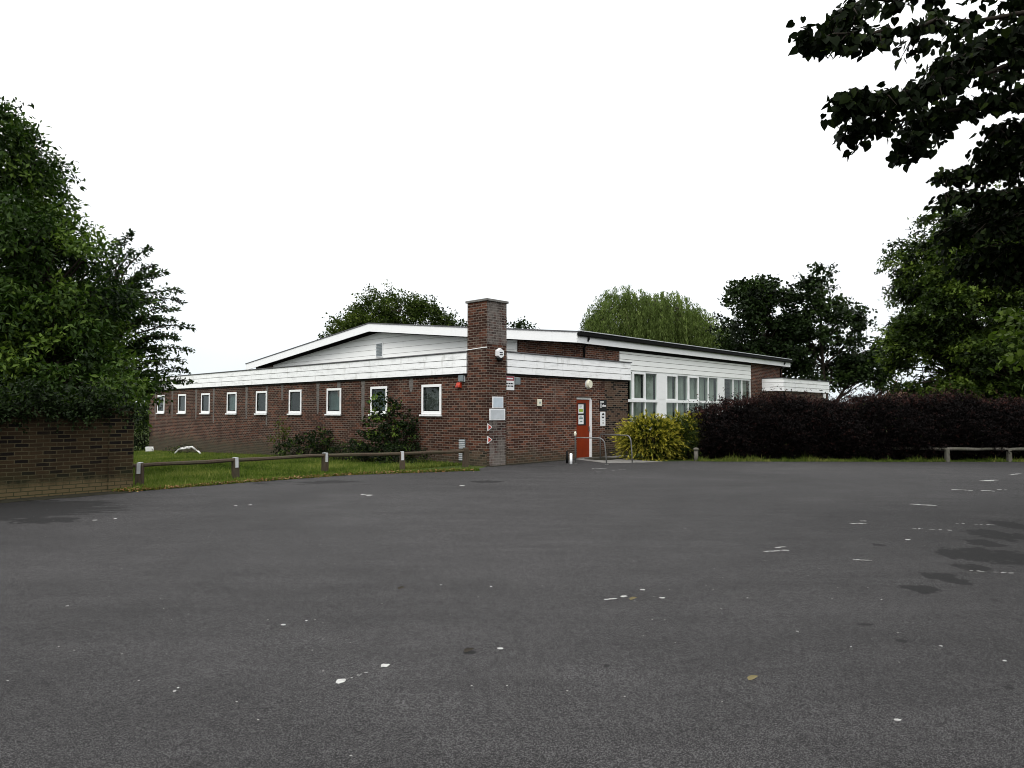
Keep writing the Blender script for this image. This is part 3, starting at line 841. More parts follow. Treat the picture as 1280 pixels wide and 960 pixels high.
    for gi, (g0,g1,nl) in enumerate(groups):
        mb = MB(); y0, y1 = BW-0.015, BW+0.075; t = 0.075
        mb.box(g0,g1,y0,y1,WZ1-t,WZ1-0.002); mb.box(g0,g1,y0,y1,WZ0,WZ0+t); mb.box(g0,g1,y0-0.03,y1,T-0.055,T+0.055)
        w = (g1-g0)/nl
        for i in range(nl+1):
            c = g0+i*w; ww = t*0.5
            a0, a1 = max(g0,c-ww), min(g1,c+ww)
            mb.box(a0,a1,y0,y1,T+0.055,WZ1-t); mb.box(a0,a1,y0,y1,WZ0+t,T-0.055)
        fr = mb.build('window', M['upvc'], root)
        for i in range(nl):
            x0, x1 = g0+i*w+t*0.5, g0+(i+1)*w-t*0.5
            for (za,zb) in ((T+0.055,WZ1-t),(WZ0+t,T-0.055)):
                MB().box(x0,x1,BW+0.03,BW+0.036,za,zb).build('pane', M['glass'], fr)
            if (gi, i) in ((0,1),(1,2),(1,0)):
                s = MB(); k = 0.055; yy0, yy1 = BW-0.030, BW+0.024
                s.box(x0,x1,yy0,yy1,WZ1-t-k,WZ1-t); s.box(x0,x1,yy0,yy1,T+0.055,T+0.055+k); s.box(x0,x0+k,yy0,yy1,T+0.055+k,WZ1-t-k); s.box(x1-k,x1,yy0,yy1,T+0.055+k,WZ1-t-k)
                s.build('opening_frame', M['upvc'], fr)
            # curtain hanging behind the glass
            if not (gi == 2 and i == 0):
                cv = MB(); pts = []
                rn = random.Random(gi*10+i); ph = rn.random()*6; 
                ga, gb_ = rn.choice([(0.06,0.02),(0.02,0.10),(0.0,0.0),(0.03,0.05)])
                for j in range(41):
                    u = j/40; pts.append((x0+ga+(x1-x0-ga-gb_)*u, BW+0.17+0.03*math.sin(u*30+ph)+0.012*math.sin(u*71+ph)))
                for j in range(40):
                    p, q2 = pts[j], pts[j+1]
                    cv.face([(p[0],p[1],WZ0),(q2[0],q2[1],WZ0),(q2[0],q2[1],WZ1+0.1),(p[0],p[1],WZ1+0.1)])
                cv.build('curtain', M['curtain'], fr, smooth=True)
    for (a,b) in ((11.06,11.74),(16.51,17.13)):
        mp = MB().box(a,b,BW-0.02,BW+0.10,WZ0,WZ1-0.002).build('mullion_panel', M['upvc'], root)
        MB().box(a+0.04,b-0.04,BW-0.026,BW-0.0205,T+0.08,WZ1-0.10).box(a+0.04,b-0.04,BW-0.026,BW-0.0205,WZ0+0.08,T-0.08).build('inset', M['white_clean'], mp)
    MB().box(W0-0.05,W1+0.05,BW-0.06,BW+0.02,WZ0-0.06,WZ0-0.003).build('sill', M['upvc'], root)
    MB().box(AG+0.3,AEND-0.3,4.5,4.55,-0.3,4.3).build('inner_wall', M['dark_room'], root)
    # ---- low flat annex at the far end
    X0, X1, Y0 = 21.54, 28.2, -0.157
    mb = MB(); mb.box(X0,X1,Y0+0.06,Y0+0.30,-0.5,3.3); mb.box(X0,X0+0.24,Y0+0.30,BW-0.003,-0.5,3.3); mb.box(X1-0.24,X1,Y0+0.30,6.0,-0.5,3.3); mb.box(AEND+0.01,X1-0.24,5.76,6.0,-0.5,3.3)
    mb.build('annex_wall', M['brick_tan'], root)
    mb = MB(); boards_x(mb, Y0, 0.055, X0-0.05, X1+0.03, 2.66, 3.33, 3); boards_y(mb, X0-0.08, 0.075, Y0+0.03, BW-0.01, 2.66, 3.33, 3)
    mb.build('annex_fascia', M['white'], root)
    MB().box(X0-0.1,X1+0.05,Y0-0.03,BW-0.01,3.335,3.37).box(AEND+0.01,X1+0.05,BW,6.0,3.335,3.37).build('annex_roof', M['felt'], root)
    MB().box(27.3,27.45,Y0-0.06,Y0+0.055,2.35,2.62).build('floodlight', M['upvc'], root)
    # ---- air bricks low on the left wing
    vb = MB()
    for z in (0.12, 0.47):
        vb.box(0.045,0.0595,0.98,1.26,z,z+0.30)
    vt = vb.build('air_vent', M['box_grey'], root)
    sl = MB()
    for z in (0.12, 0.47):
        for i in range(5): sl.box(0.030,0.0445,0.99,1.25,z+0.02+i*0.056,z+0.048+i*0.056)
    sl.build('slat', M['strap'], vt)
    return root

def at_building(name, a, b, z, rz, label, cat, group=None):
    p = to_w(a, b, z)
    return thing(name, p, YAW + rz, label, cat, group)

def build_fittings():
    # every fitting: local x runs along its wall, -y points away from it, origin at its back centre
    L = -PI/2          # for the left face (normal -a)
    # two blank notice boards on the stack
    t = at_building('sign_panel', 0.44, -0.008, 1.89, 0, 'upper square pale blue sign panel on the brick chimney', 'sign', 'blank sign panels on the chimney')
    MB().box(-.23,.23,-.022,0,-.17,.17).build('frame', M['sign_white'], t); MB().box(-.195,.195,-.027,-.0225,-.145,.145).build('face', M['sign_blue'], t)
    t = at_building('sign_panel', 0.42, -0.008, 1.53, 0, 'wider pale grey sign panel under the square one on the chimney', 'sign', 'blank sign panels on the chimney')
    MB().box(-.33,.33,-.022,0,-.17,.17).build('frame', M['sign_white'], t); MB().box(-.29,.29,-.027,-.0225,-.14,.14).build('face', M['sign_grey'], t)
    # two red arrow plates
    for z, lab in ((1.155,'upper red triangular arrow plate with white border on the chimney'), (0.785,'lower red triangular arrow plate with white border on the chimney')):
        t = at_building('arrow_sign', 0.10, -0.009, z, 0, lab, 'sign', 'red arrow plates on the chimney')
        def tri(s, o): return [(-0.085*s, o, -0.115*s), (0.115*s, o, 0.0), (-0.085*s, o, 0.115*s)]
        MB().hexa(tri(1,-0.012), tri(1,0.0)).build('border', M['sign_white'], t)
        MB().hexa(tri(.66,-0.016), tri(.66,-0.0125)).build('arrow', M['red_box'], t)
    # security sounder / light on the stack
    t = at_building('alarm_box', 0.50, -0.001, 3.36, 0, 'white hexagonal alarm box high on the chimney', 'alarm box')
    hx = [(math.cos(PI/6+k*PI/3)*.165, math.sin(PI/6+k*PI/3)*.165) for k in range(6)]
    MB().hexa([(x,-.10,z) for x,z in [(p[0]*.88,p[1]*.88) for p in hx]], [(x,0,z) for x,z in hx]).build('cover', M['sign_white'], t)
    MB().box(-.06,.07,-.106,-.101,.01,.035).box(-.05,.07,-.106,-.101,-.045,-.022).build('print', M['sign_black'], t)
    MB().box(-.09,.09,-.09,0,-.21,-.146).build('base', M['black'], t)
    # red and white notice
    t = at_building('warning_sign', 1.03, 0.058, 2.50, 0, 'white warning notice with a dull red top band, right of the chimney', 'sign')
    MB().box(-.20,.20,-.016,0,-.23,.21).build('board', M['sign_white'], t)
    MB().box(-.19,.19,-.020,-.0165,.06,.20).build('band', M['sign_red'], t)
    MB().box(-.14,.13,-.0235,-.0205,.105,.145).build('heading', M['sign_white'], t)
    mb = MB()
    for x0,x1,z in ((-.16,-.09,-.03),(-.06,.02,-.03),(.035,.10,-.03),(.115,.15,-.03),(-.15,-.11,-.11),(-.09,-.01,-.11),(.03,.08,-.11),(.09,.15,-.11)):
        MB().box(x0,x1,-.020,-.0165,z-.018,z+.022).build('word', M['sign_black'], t)
    # small boxes
    t = at_building('junction_box', 1.36, 0.058, 2.56, 0, 'small grey square box right of the red and white notice', 'box'); MB().box(-.10,.10,-.07,0,-.10,.10).build('housing', M['box_grey'], t, bevel=.008); MB().box(-.115,.115,-.010,-.001,-.12,.115).build('back_plate', M['strap'], t)
    t = at_building('wall_box', 2.40, 0.058, 1.90, 0, 'small white square box on the bare brick left of the door', 'box'); MB().box(-.10,.10,-.05,0,-.11,.11).build('housing', M['lamp_cream'], t, bevel=.01); MB().box(-.03,.03,-.054,-.0505,-.03,.03).build('mark', M['print_grey'], t)
    t = at_building('junction_box', 0.058, 1.12, 2.63, L, 'grey square lamp box under the left fascia beside the chimney', 'box'); MB().box(-.11,.11,-.08,0,-.09,.09).build('housing', M['box_grey'], t, bevel=.008); MB().box(-.13,.13,-.03,-.001,-.11,.10).build('back_plate', M['strap'], t)
    t = at_building('siren_box', 0.058, 1.24, 2.43, L, 'small orange red siren box on the left wall beside the chimney', 'box'); t.scale = (.8,1,.8); MB().hexa([(-.11,-.11,-.09),(.11,-.11,-.09),(.11,0,-.11),(-.11,0,-.11)],[(-.10,-.06,.09),(.10,-.06,.09),(.10,0,.11),(-.10,0,.11)]).build('housing', M['red_box'], t); MB().box(-.05,.05,-.112,-.10,-.06,-.02).build('slot', M['sign_red'], t)
    # round bulkhead lamp over the door
    t = at_building('bulkhead_lamp', 4.98, 0.058, 2.56, 0, 'round cream bulkhead lamp above the red door', 'lamp')
    def disc(r, y0, y1, r2): return MB().hexa([(math.cos(k*PI/10)*r2, y0, math.sin(k*PI/10)*r2*1.1) for k in range(20)], [(math.cos(k*PI/10)*r, y1, math.sin(k*PI/10)*r*1.1) for k in range(20)])
    disc(.15,-.001,-.05,.15).build('base', M['upvc'], t); disc(.12,-.051,-.13,.145).build('cover', M['lamp_cream'], t)
    # notices on the door glass
    dx = 4.36+0.16+0.135
    for z, c, lab in ((1.70,'green_band','white notice with a lime green panel, upper on the red door'), (1.33,'print_grey','white notice with grey print, lower on the red door')):
        t = at_building('notice', dx+0.05, 0.1395, z, 0, lab, 'notice', 'paper notices on the red door')
        MB().box(-.145,.145,-.004,0,-.155,.155).build('paper', M['sign_white'], t)
        mb = MB()
        if c == 'green_band': mb.box(-.105,.105,-.0075,-.0045,-.10,.0)
        else: mb.box(-.10,.10,-.0075,-.0045,.02,.08); mb.box(-.07,-.02,-.0075,-.0045,-.08,-.04); mb.box(.0,.07,-.0075,-.0045,-.08,-.04)
        mb.build('print', M[c], t)
        mb = MB(); 
        for k in range(3): mb.box(-.09,.08-.03*k,-.0075,-.0045,.11-.028*k if c=='green_band' else .12-.012*k,.118-.028*k if c=='green_band' else .124-.012*k)
        mb.build('lines', M['print_grey'], t)
    # signs right of the door
    t = at_building('door_sign', 5.88, 0.058, 1.83, 0, 'black square sign with white lettering right of the red door', 'sign')
    MB().box(-.21,.21,-.012,0,-.20,.20).build('board', M['sign_black'], t)
    mb = MB(); mb.box(-.17,.04,-.015,-.0125,.10,.14); mb.box(-.16,-.11,-.015,-.0125,-.09,.05); mb.box(-.155,-.115,-.015,-.0125,.06,.085)
    for x in (-.05,.0,.045,.09,.135): mb.box(x,x+.033,-.015,-.0125,-.05,.01 if x != .0 else .03)
    mb.build('lettering', M['sign_white'], t)
    t = at_building('camera_sign', 5.86, 0.058, 1.35, 0, 'tall white notice with black symbols below the black square sign', 'sign')
    MB().box(-.15,.15,-.012,0,-.25,.25).build('board', M['sign_white'], t)
    mb = MB()
    mb.hexa([(-.07,-.015,.13),(.09,-.015,.13),(.09,-.0125,.13),(-.07,-.0125,.13)],[(-.02,-.015,.20),(.07,-.015,.20),(.07,-.0125,.20),(-.02,-.0125,.20)])
    mb.hexa([(-.03,-.015,.02),(.05,-.015,.02),(.05,-.0125,.02),(-.03,-.0125,.02)],[(-.09,-.015,.08),(.09,-.015,.08),(.09,-.0125,.08),(-.09,-.0125,.08)])
    mb.box(-.02,.03,-.015,-.0125,-.07,-.045); mb.box(-.015,.03,-.015,-.0125,-.17,-.11)
    mb.build('symbol', M['sign_black'], t)

def build_hoops():
    def hoop(p0, p1, h, label):
        d = math.hypot(p1[0]-p0[0], p1[1]-p0[1]); ang = math.atan2(p1[1]-p0[1], p1[0]-p0[0])
        t = thing('handrail', (p0[0],p0[1],0.0), ang, label, 'handrail', 'galvanised tube handrails by the red door')
        r = 0.20
        pts = [(0,0,-0.05),(0,0,h-0.06),(0.02,0,h-0.015),(0.06,0,h)]
        for k in range(7):
            an = PI/2*k/6; pts.append((d-r-0.06+r*math.sin(an), 0, h-r+r*math.cos(an)))
        pts += [(d-0.03,0,h*0.45),(d,0,-0.05)]
        MB().tube(pts, 0.019, 10).build('rail', M['galv'], t, smooth=True)
        for x in (0,d): MB().tube([(x,0,0.010),(x,0,0.022)],0.06,12).build('base_plate', M['galv'], t)
    a = G(719,579.5); b = G(758,581)
    hoop(a, b, 0.81, 'grey tube handrail bent at one end, left one in front of the red door')
    a = G(750,575.0); b = G(790,578.8)
    hoop(a, b, 0.86, 'grey tube handrail bent at one end, beside the golden shrub')
    p = G(713.5,580)
    t = thing('marker_post', (p[0],p[1],0), 0, 'short white marker post standing by the wall left of the handrails', 'post')
    MB().tube([(0,0,-.05),(0,0,.30)],0.042,10).build('post', M['upvc'], t, smooth=True); MB().tube([(0,0,.301),(0,0,.335)],[.05,.03],10).build('cap', M['upvc'], t)
    p = G(708.5,579)
    t = thing('marker_post', (p[0],p[1],0), 0, 'short black stump of pipe beside the white marker post', 'post')
    MB().tube([(0,0,-.05),(0,0,.38)],0.035,10).build('post', M['black'], t, smooth=True)
    p = G(718,577)
    t = thing('slim_post', (p[0]-.02,p[1]-.45,0), 0, 'slim grey post with a pale pointed head left of the red door', 'post')
    MB().tube([(0,0,-.05),(0,0,.86)],0.02,8).build('post', M['galv'], t); MB().tube([(0,0,.86),(0,0,.93),(0,0,1.0)],[.035,.045,.006],8).build('head', M['lamp_cream'], t)
    # dark mat before the door
    q = [to_w(4.30,-1.15), to_w(5.35,-1.25), to_w(5.45,-0.25), to_w(4.35,-0.15)]
    c = np.mean(np.array([p[:2] for p in q]),0)
    ang = YAW
    mb = MB().box(-.52,.52,-.42,.42,0.013,0.032)
    t = mb.build('door_mat', M['soil']); t.location = (c[0], c[1], 0); t.rotation_euler = (0,0,ang)
    tag(t, 'dark coarse door mat on the ground before the red door', 'door mat')

def rail_fence(name, pts, label, hp, wood, strap=True, end_plain=False, railwood=None, w=.068):
    t = thing(name, (pts[0][0], pts[0][1], 0), 0, label, 'fence')
    ox, oy = pts[0]
    rng = random.Random(len(pts)*7+int(hp*100))
    railz = hp - 0.045
    for i, (x, y) in enumerate(pts):
        if i < len(pts)-1: dx, dy = pts[i+1][0]-x, pts[i+1][1]-y
        else: dx, dy = x-pts[i-1][0], y-pts[i-1][1]
        an = math.atan2(dy, dx); ln = rng.uniform(-.02,.02)
        m = Matrix.Translation((x-ox, y-oy, ground_z(x,y))) @ Matrix.Rotation(an, 4, 'Z') @ Matrix.Rotation(ln*1.5, 4, 'X') @ Matrix.Rotation(ln, 4, 'Y')
        plain = end_plain and i == 0
        hh = hp + (0.06 if plain else -0.02)
        mb = MB().box(-w,w,-w,w,-0.3,hh-0.02).hexa([(-w,-w,hh-.02),(w,-w,hh-.02),(w,w,hh-.02),(-w,w,hh-.02)],[(-w*.8,-w*.8,hh),(w*.8,-w*.8,hh),(w*.8,w*.8,hh),(-w*.8,w*.8,hh)]).xf(m)
        po = mb.build('post', wood, t)
        if strap and not plain:
            s = MB(); q = w+0.006
            # a strap folded over the rail: front leaf, top, back leaf
            s.box(-.038,.038,-q-.006,-q,hp-0.22,hp+.012); s.box(-.038,.038,q,q+.006,hp-0.22,hp+.012); s.box(-.038,.038,-q-.006,q+.006,hp+.0125,hp+.02)
            s.xf(m); st = s.build('strap', M['strap'], po)
            b = MB()
            for z in (hp-.09, hp-.19): b.tube([(0,-q-.016,z),(0,-q-.0065,z)],.014,8)
            b.xf(m); b.build('bolt', M['black'], st)
        if i < len(pts)-1:
            d = math.hypot(dx,dy); n = 7; rp = []
            for k in range(n):
                u = k/(n-1); xx, yy = x+dx*u, y+dy*u
                rp.append((xx-ox, yy-oy, ground_z(x,y)*(1-u)+ground_z(*pts[i+1])*u + railz + rng.uniform(-.008,.008)))
            mb = MB(); mb.tube(rp, [0.046+rng.uniform(-.004,.004) for _ in rp], 7)
            mb.build('rail', railwood or wood, t)
    return t

def build_fences():
    pts = [G(582,583.5), G(503.5,587.5), G(407,590), G(296,598.5), G(176.5,607.5), (-9.75,14.95)]
    rail_fence('knee_rail_fence', pts, 'low weathered timber knee rail fence with white strapped posts before the lawn', 0.50, M['timber'], end_plain=True)
    pts = [(12.2, 23.1), (14.0, 22.46), (15.98, 22.44), (18.2, 22.42)]
    rail_fence('knee_rail_fence', pts, 'low pale timber knee rail fence coming out of the purple hedge at the right', 0.45, M['timber_pale'], strap=False, w=.055)
    t = thing('hedge_post', (5.97,22.66,0), 0, 'short grey round topped post at the left end of the purple hedge', 'post')
    MB().tube([(0,0,-.1),(0.005,0,.36)],.068,10).build('post', M['timber_pale'], t, smooth=True)
    MB().tube([(0.005,0,.361),(0.005,0,.40),(0.005,0,.43),(0.005,0,.445)],[.09,.092,.07,.02],10).build('cap', M['timber_pale'], t, smooth=True)
    # old brick garden wall at the left
    ang = math.atan2(-0.729, -0.6845)
    t = thing('garden_wall', (-7.87,14.5,0), ang, 'old mossy yellow brown brick garden wall under the left tree', 'wall')
    rng = random.Random(4)
    MB().box(0,13,-.24,0,-.4,1.62).build('wall_body', M['brick_old'], t)
    mb = MB(); x = 0.0
    while x < 12.9:
        mb.box(x+.004,x+.106,-.25,.01,1.622,1.70+rng.uniform(-.006,.006)); x += .112
    mb.build('coping', M['brick_old'], t)
    MB().box(0.0,0.46,0.002,0.03,-.4,1.62).build('pier', M['brick_old'], t)

def build_debris():
    def place(name, px, py, label):
        a = 0.0; x, y = (px-640)/F, 1.0
        # on the lawn close to the left wing (about 1.2 m off it)
        best = None
        for k in range(2000):
            Y = 15+k*0.02; X = x*Y; aa, bb = to_ab(X, Y)
            if aa > -1.0: best = (X, Y); break
        return thing(name, (best[0], best[1], ground_z(*best)), YAW+PI/2, label, 'garden chair')
    t = place('garden_chair', 232, 562, 'white plastic garden chair lying on its back in the grass by the wall')
    t.rotation_euler = (0,0,0.25); t.scale = (.72,.72,.8)
    MB().tube([(-.62,0,.02),(-.5,0,.16),(-.36,0,.30),(.32,0,.36)],.045,8).build('leg', M['plastic_white'], t, smooth=True)
    MB().tube([(-.36,.25,.34),(.10,.25,.42),(.32,.25,.44)],.035,8).build('leg', M['plastic_white'], t, smooth=True)
    MB().hexa([(-.36,.0,.28),(.32,.0,.34),(.32,.5,.34),(-.36,.5,.28)],[(-.36,.0,.32),(.32,.0,.38),(.32,.5,.38),(-.36,.5,.32)]).build('seat', M['plastic_white'], t)
    t = place('garden_chair', 246, 564, 'broken white plastic chair frame sticking up from the grass by the wall')
    t.rotation_euler = (0,0,0.1); t.scale = (.85,.85,.85)
    MB().tube([(-.30,0,.40),(-.22,0,.44),(-.02,0,.28)],.05,8).build('leg', M['plastic_white'], t, smooth=True)
    MB().tube([(.10,0,.20),(.20,0,.12),(.28,0,.0),(.22,0,-.04)],.042,8).build('leg', M['plastic_white'], t, smooth=True)
    MB().tube([(-.02,0,.28),(.10,0,.20)],.028,8).build('stretcher', M['plastic_white'], t, smooth=True)
    t = place('plastic_crate', 186, 560, 'white plastic tub tipped over in the grass by the wall end')
    t['category'] = 'tub'; t.rotation_euler = (0,0,0.3); t.scale = (.55,.55,.62); t.location.x += .15
    MB().hexa([(-.40,-.2,.12),(.12,-.2,.12),(.12,.2,.12),(-.40,.2,.12)],[(-.42,-.24,.50),(.22,-.24,.50),(.22,.24,.50),(-.42,.24,.50)]).build('tub_body', M['plastic_white'], t, bevel=.02)
    MB().tube([(.18,-.2,.48),(.27,-.2,.30),(.20,-.2,-.02)],.05,8).build('leg', M['plastic_white'], t, smooth=True)

# ------------------------------------------------------------------ shrubs and trees
def shrub_root(name, x, y, label, cat='shrub', group=None):
    return thing(name, (x,y,ground_z(x,y)), 0, label, cat, group)

def leafy_shrub(name, x, y, label, lobes, mat, seed, leaf, aspect, per, spray, tmpl=T_DIAMOND, tint0=0.35, tintvar=0.15, bright=0.0, droop=.15, spread=.06, up=0.8, group=None):
    t = shrub_root(name, x, y, label, group=group)
    lv = Leaves(seed); r = lv.r; st = MB()
    for (cx,cy,cz,rx,ry,rz,n) in lobes:
        c = np.array([cx,cy,cz]); d = unit(r.normal(size=(n,3))+np.array([0,0,.2]))
        B = c + d*np.array([rx,ry,rz])*(0.4+0.6*r.random((n,1))**.6)
        B[:,2] = np.maximum(B[:,2], 0.05)
        ti = tint0 + r.normal(size=n)*tintvar + bright*(r.random(n) > 0.88)
        dirs = d*np.array([1,1,.6]) + np.array([0,0,.35]) + r.normal(size=(n,3))*.3
        lv.sprays(B, dirs, spray*r.uniform(.5,1.3,size=n), per, spread, leaf, aspect, ti, droop=droop, up=up)
        for i in range(0, n, 8):
            st.tube(curve_pts((cx*.3+r.normal()*.08, cy*.3+r.normal()*.05, 0), B[i]+d[i]*.1, .05, r, 4), [.016,.012,.008,.004], 4, cap=False)
    st.build('stem', M['bark_dark'], t, smooth=True)
    lv.mesh('foliage', mat, tmpl, t)
    return t

def build_hedge():
    t = thing('purple_hedge', (6.3,24.05,0), R(-1.5), 'long dense dark purple hedge at the far side of the car park', 'hedge')
    lv = Leaves(21); r = lv.r
    def top(x):   # height along the hedge, x measured from its left end
        return np.where(x < 2.2, 1.22+0.31*x, 1.90) + 0.10*np.sin(x*.9+.6)+0.07*np.sin(x*2.3)+0.06*np.sin(x*4.3+1) - 0.011*np.clip(x-2,0,30)
    LEN = 17.5
    # front, top and left end, in that order: base points on a rounded box
    n1, n2, n3 = 8200, 3600, 1100
    x1 = LEN*r.random(n1); h1 = r.random(n1); z1 = 0.06+(top(x1)-0.08)*h1; y1 = -0.75-0.38*np.sin(np.clip(h1*1.25,0,1)*PI)**.7 + 0.12*np.sin(x1*3.1+h1*5) + 0.06*r.normal(size=n1)
    y1 = np.where(h1 > .8, y1 + (h1-.8)*1.5, y1)
    x2 = LEN*r.random(n2); z2 = top(x2)+0.04*r.normal(size=n2); y2 = -.6+1.9*r.random(n2)
    an = PI*(0.5+r.random(n3)); h3 = r.random(n3); x3 = .45+.5*np.cos(an)*np.sin(np.clip(h3+.25,0,1)*PI)**.5; y3 = .2+1.0*np.sin(an); z3 = .05+1.15*h3
    B = np.concatenate([np.stack([x1,y1,z1],1), np.stack([x2,y2,z2],1), np.stack([x3,y3,z3],1)])
    D = np.concatenate([np.stack([r.normal(size=n1)*.5-.25, -.75+0*x1, .15+.5*h1+r.normal(size=n1)*.3],1), np.stack([r.normal(size=n2)*.45-.3, r.normal(size=n2)*.4-.15, 1.0+0*x2],1), np.stack([np.cos(an), np.sin(an), .4+0*an],1)+r.normal(size=(n3,3))*.3])
    ln = np.concatenate([.16+.22*r.random(n1), .14+.36*r.random(n2)**2.0+.30*(r.random(n2) > .93), .2+.25*r.random(n3)])
    H = np.concatenate([h1, np.ones(n2), h3])
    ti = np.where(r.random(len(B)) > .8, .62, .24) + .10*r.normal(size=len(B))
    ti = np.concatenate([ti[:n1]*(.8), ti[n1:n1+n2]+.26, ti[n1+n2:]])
    lv.sprays(B, D, ln, 15, .022, .062, .52, ti, tvar=.12, droop=.1, up=.5)
    lv.mesh('foliage', M['leaf_purple'], T_DIAMOND, t)
    # woody middle of the hedge
    mb = MB(); nx = 36
    for i in range(140):
        x = LEN*i/140+.2+r.random()*.1; y = -.2+r.random()*.9; z = float(top(np.array(x)))
        for k in range(3):
            mb.tube([(x,y,-.1),(x+r.normal()*.12,y+r.normal()*.12,z*.5),(x+r.normal()*.25,y+r.normal()*.3,z*.98)],[.02,.014,.005],4,cap=False)
    mb.build('stem', M['bark_dark'], t)
    n = 30000
    x = .25+(LEN-.3)*r.random(n); zz = r.random(n); z = .03+(top(x)-.1)*zz; y = -.75+1.7*r.random(n)
    P = np.stack([x,y,z],1)
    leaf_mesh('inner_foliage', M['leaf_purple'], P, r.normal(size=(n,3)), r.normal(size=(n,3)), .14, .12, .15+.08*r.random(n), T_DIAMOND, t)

def build_gold():
    t = shrub_root('golden_shrub', 4.75, 23.85, 'rounded golden yellow shrub with feathery shoots beside the door', 'shrub')
    lv = Leaves(31); r = lv.r
    def spray_ball(c, rad, n, tmin, tmax, per=24, ls=.10):
        d = unit(r.normal(size=(n,3))*np.array([1,1,.8])+np.array([0,-.25,.18]))
        B = np.array(c)+d*np.array(rad)*(.50+.30*r.random((n,1)))
        B[:,2] = np.maximum(B[:,2], .06)
        dirs = d*np.array([1,1,.75])+np.array([0,0,.30])+r.normal(size=(n,3))*.38
        k, m = n, per
        tt = np.linspace(.05,1,m)[None,:].repeat(k,0); L = (.34+.36*r.random(n))
        du = unit(dirs)
        P = B[:,None,:]+du[:,None,:]*(tt*L[:,None])[...,None]; P[...,2] -= .42*(tt**2)*L[:,None]
        P += r.normal(size=P.shape)*.012
        P[...,2] = np.maximum(P[...,2], .04)
        A = unit(du[:,None,:]*1.0+r.normal(size=P.shape)*.24+np.array([0,0,-.1])); N = unit(r.normal(size=P.shape)*.5+np.array([0,0,.8]))
        T = tmin+(tmax-tmin)*tt+.09*r.normal(size=tt.shape)+(.09*r.normal(size=n))[:,None]+ .22*np.clip((B[:,2]/1.5-.5),-1,1)[:,None]
        lv.add(P.reshape(-1,3), A.reshape(-1,3), N.reshape(-1,3), ls*r.uniform(.6,1.3,size=k*m), .026, T.ravel())
    spray_ball((0,0,.66), (1.05,.95,.70), 900, -.25, .95)
    spray_ball((-.15,0,.85), (.80,.7,.62), 130, -.1, 1.05)
    spray_ball((1.05,.25,.55), (.70,.8,.74), 380, -.2, .40)
    spray_ball((1.15,.3,1.02), (.72,.6,.44), 200, .1, .95)
    lv.mesh('foliage', M['leaf_gold'], T_DIAMOND, t)
    st = MB()
    for i in range(60):
        a = r.random()*2*PI; q = .9*r.random()
        st.tube([(math.cos(a)*.12,math.sin(a)*.12,-.05),(math.cos(a)*q*.6,math.sin(a)*q*.6,.5),(math.cos(a)*q,math.sin(a)*q,.95)],[.02,.013,.006],4,cap=False)
    st.build('stem', M['bark_dark'], t)
    leafy_shrub('green_shrub', 5.98, 23.62, 'dull green bush squeezed between the golden shrub and the purple hedge', [(0,0,.55,.42,.5,.60,230),(-.35,.1,.8,.35,.35,.35,60)], M['leaf_green'], 33, .05, .4, 24, .28, tint0=.30, tintvar=.12)

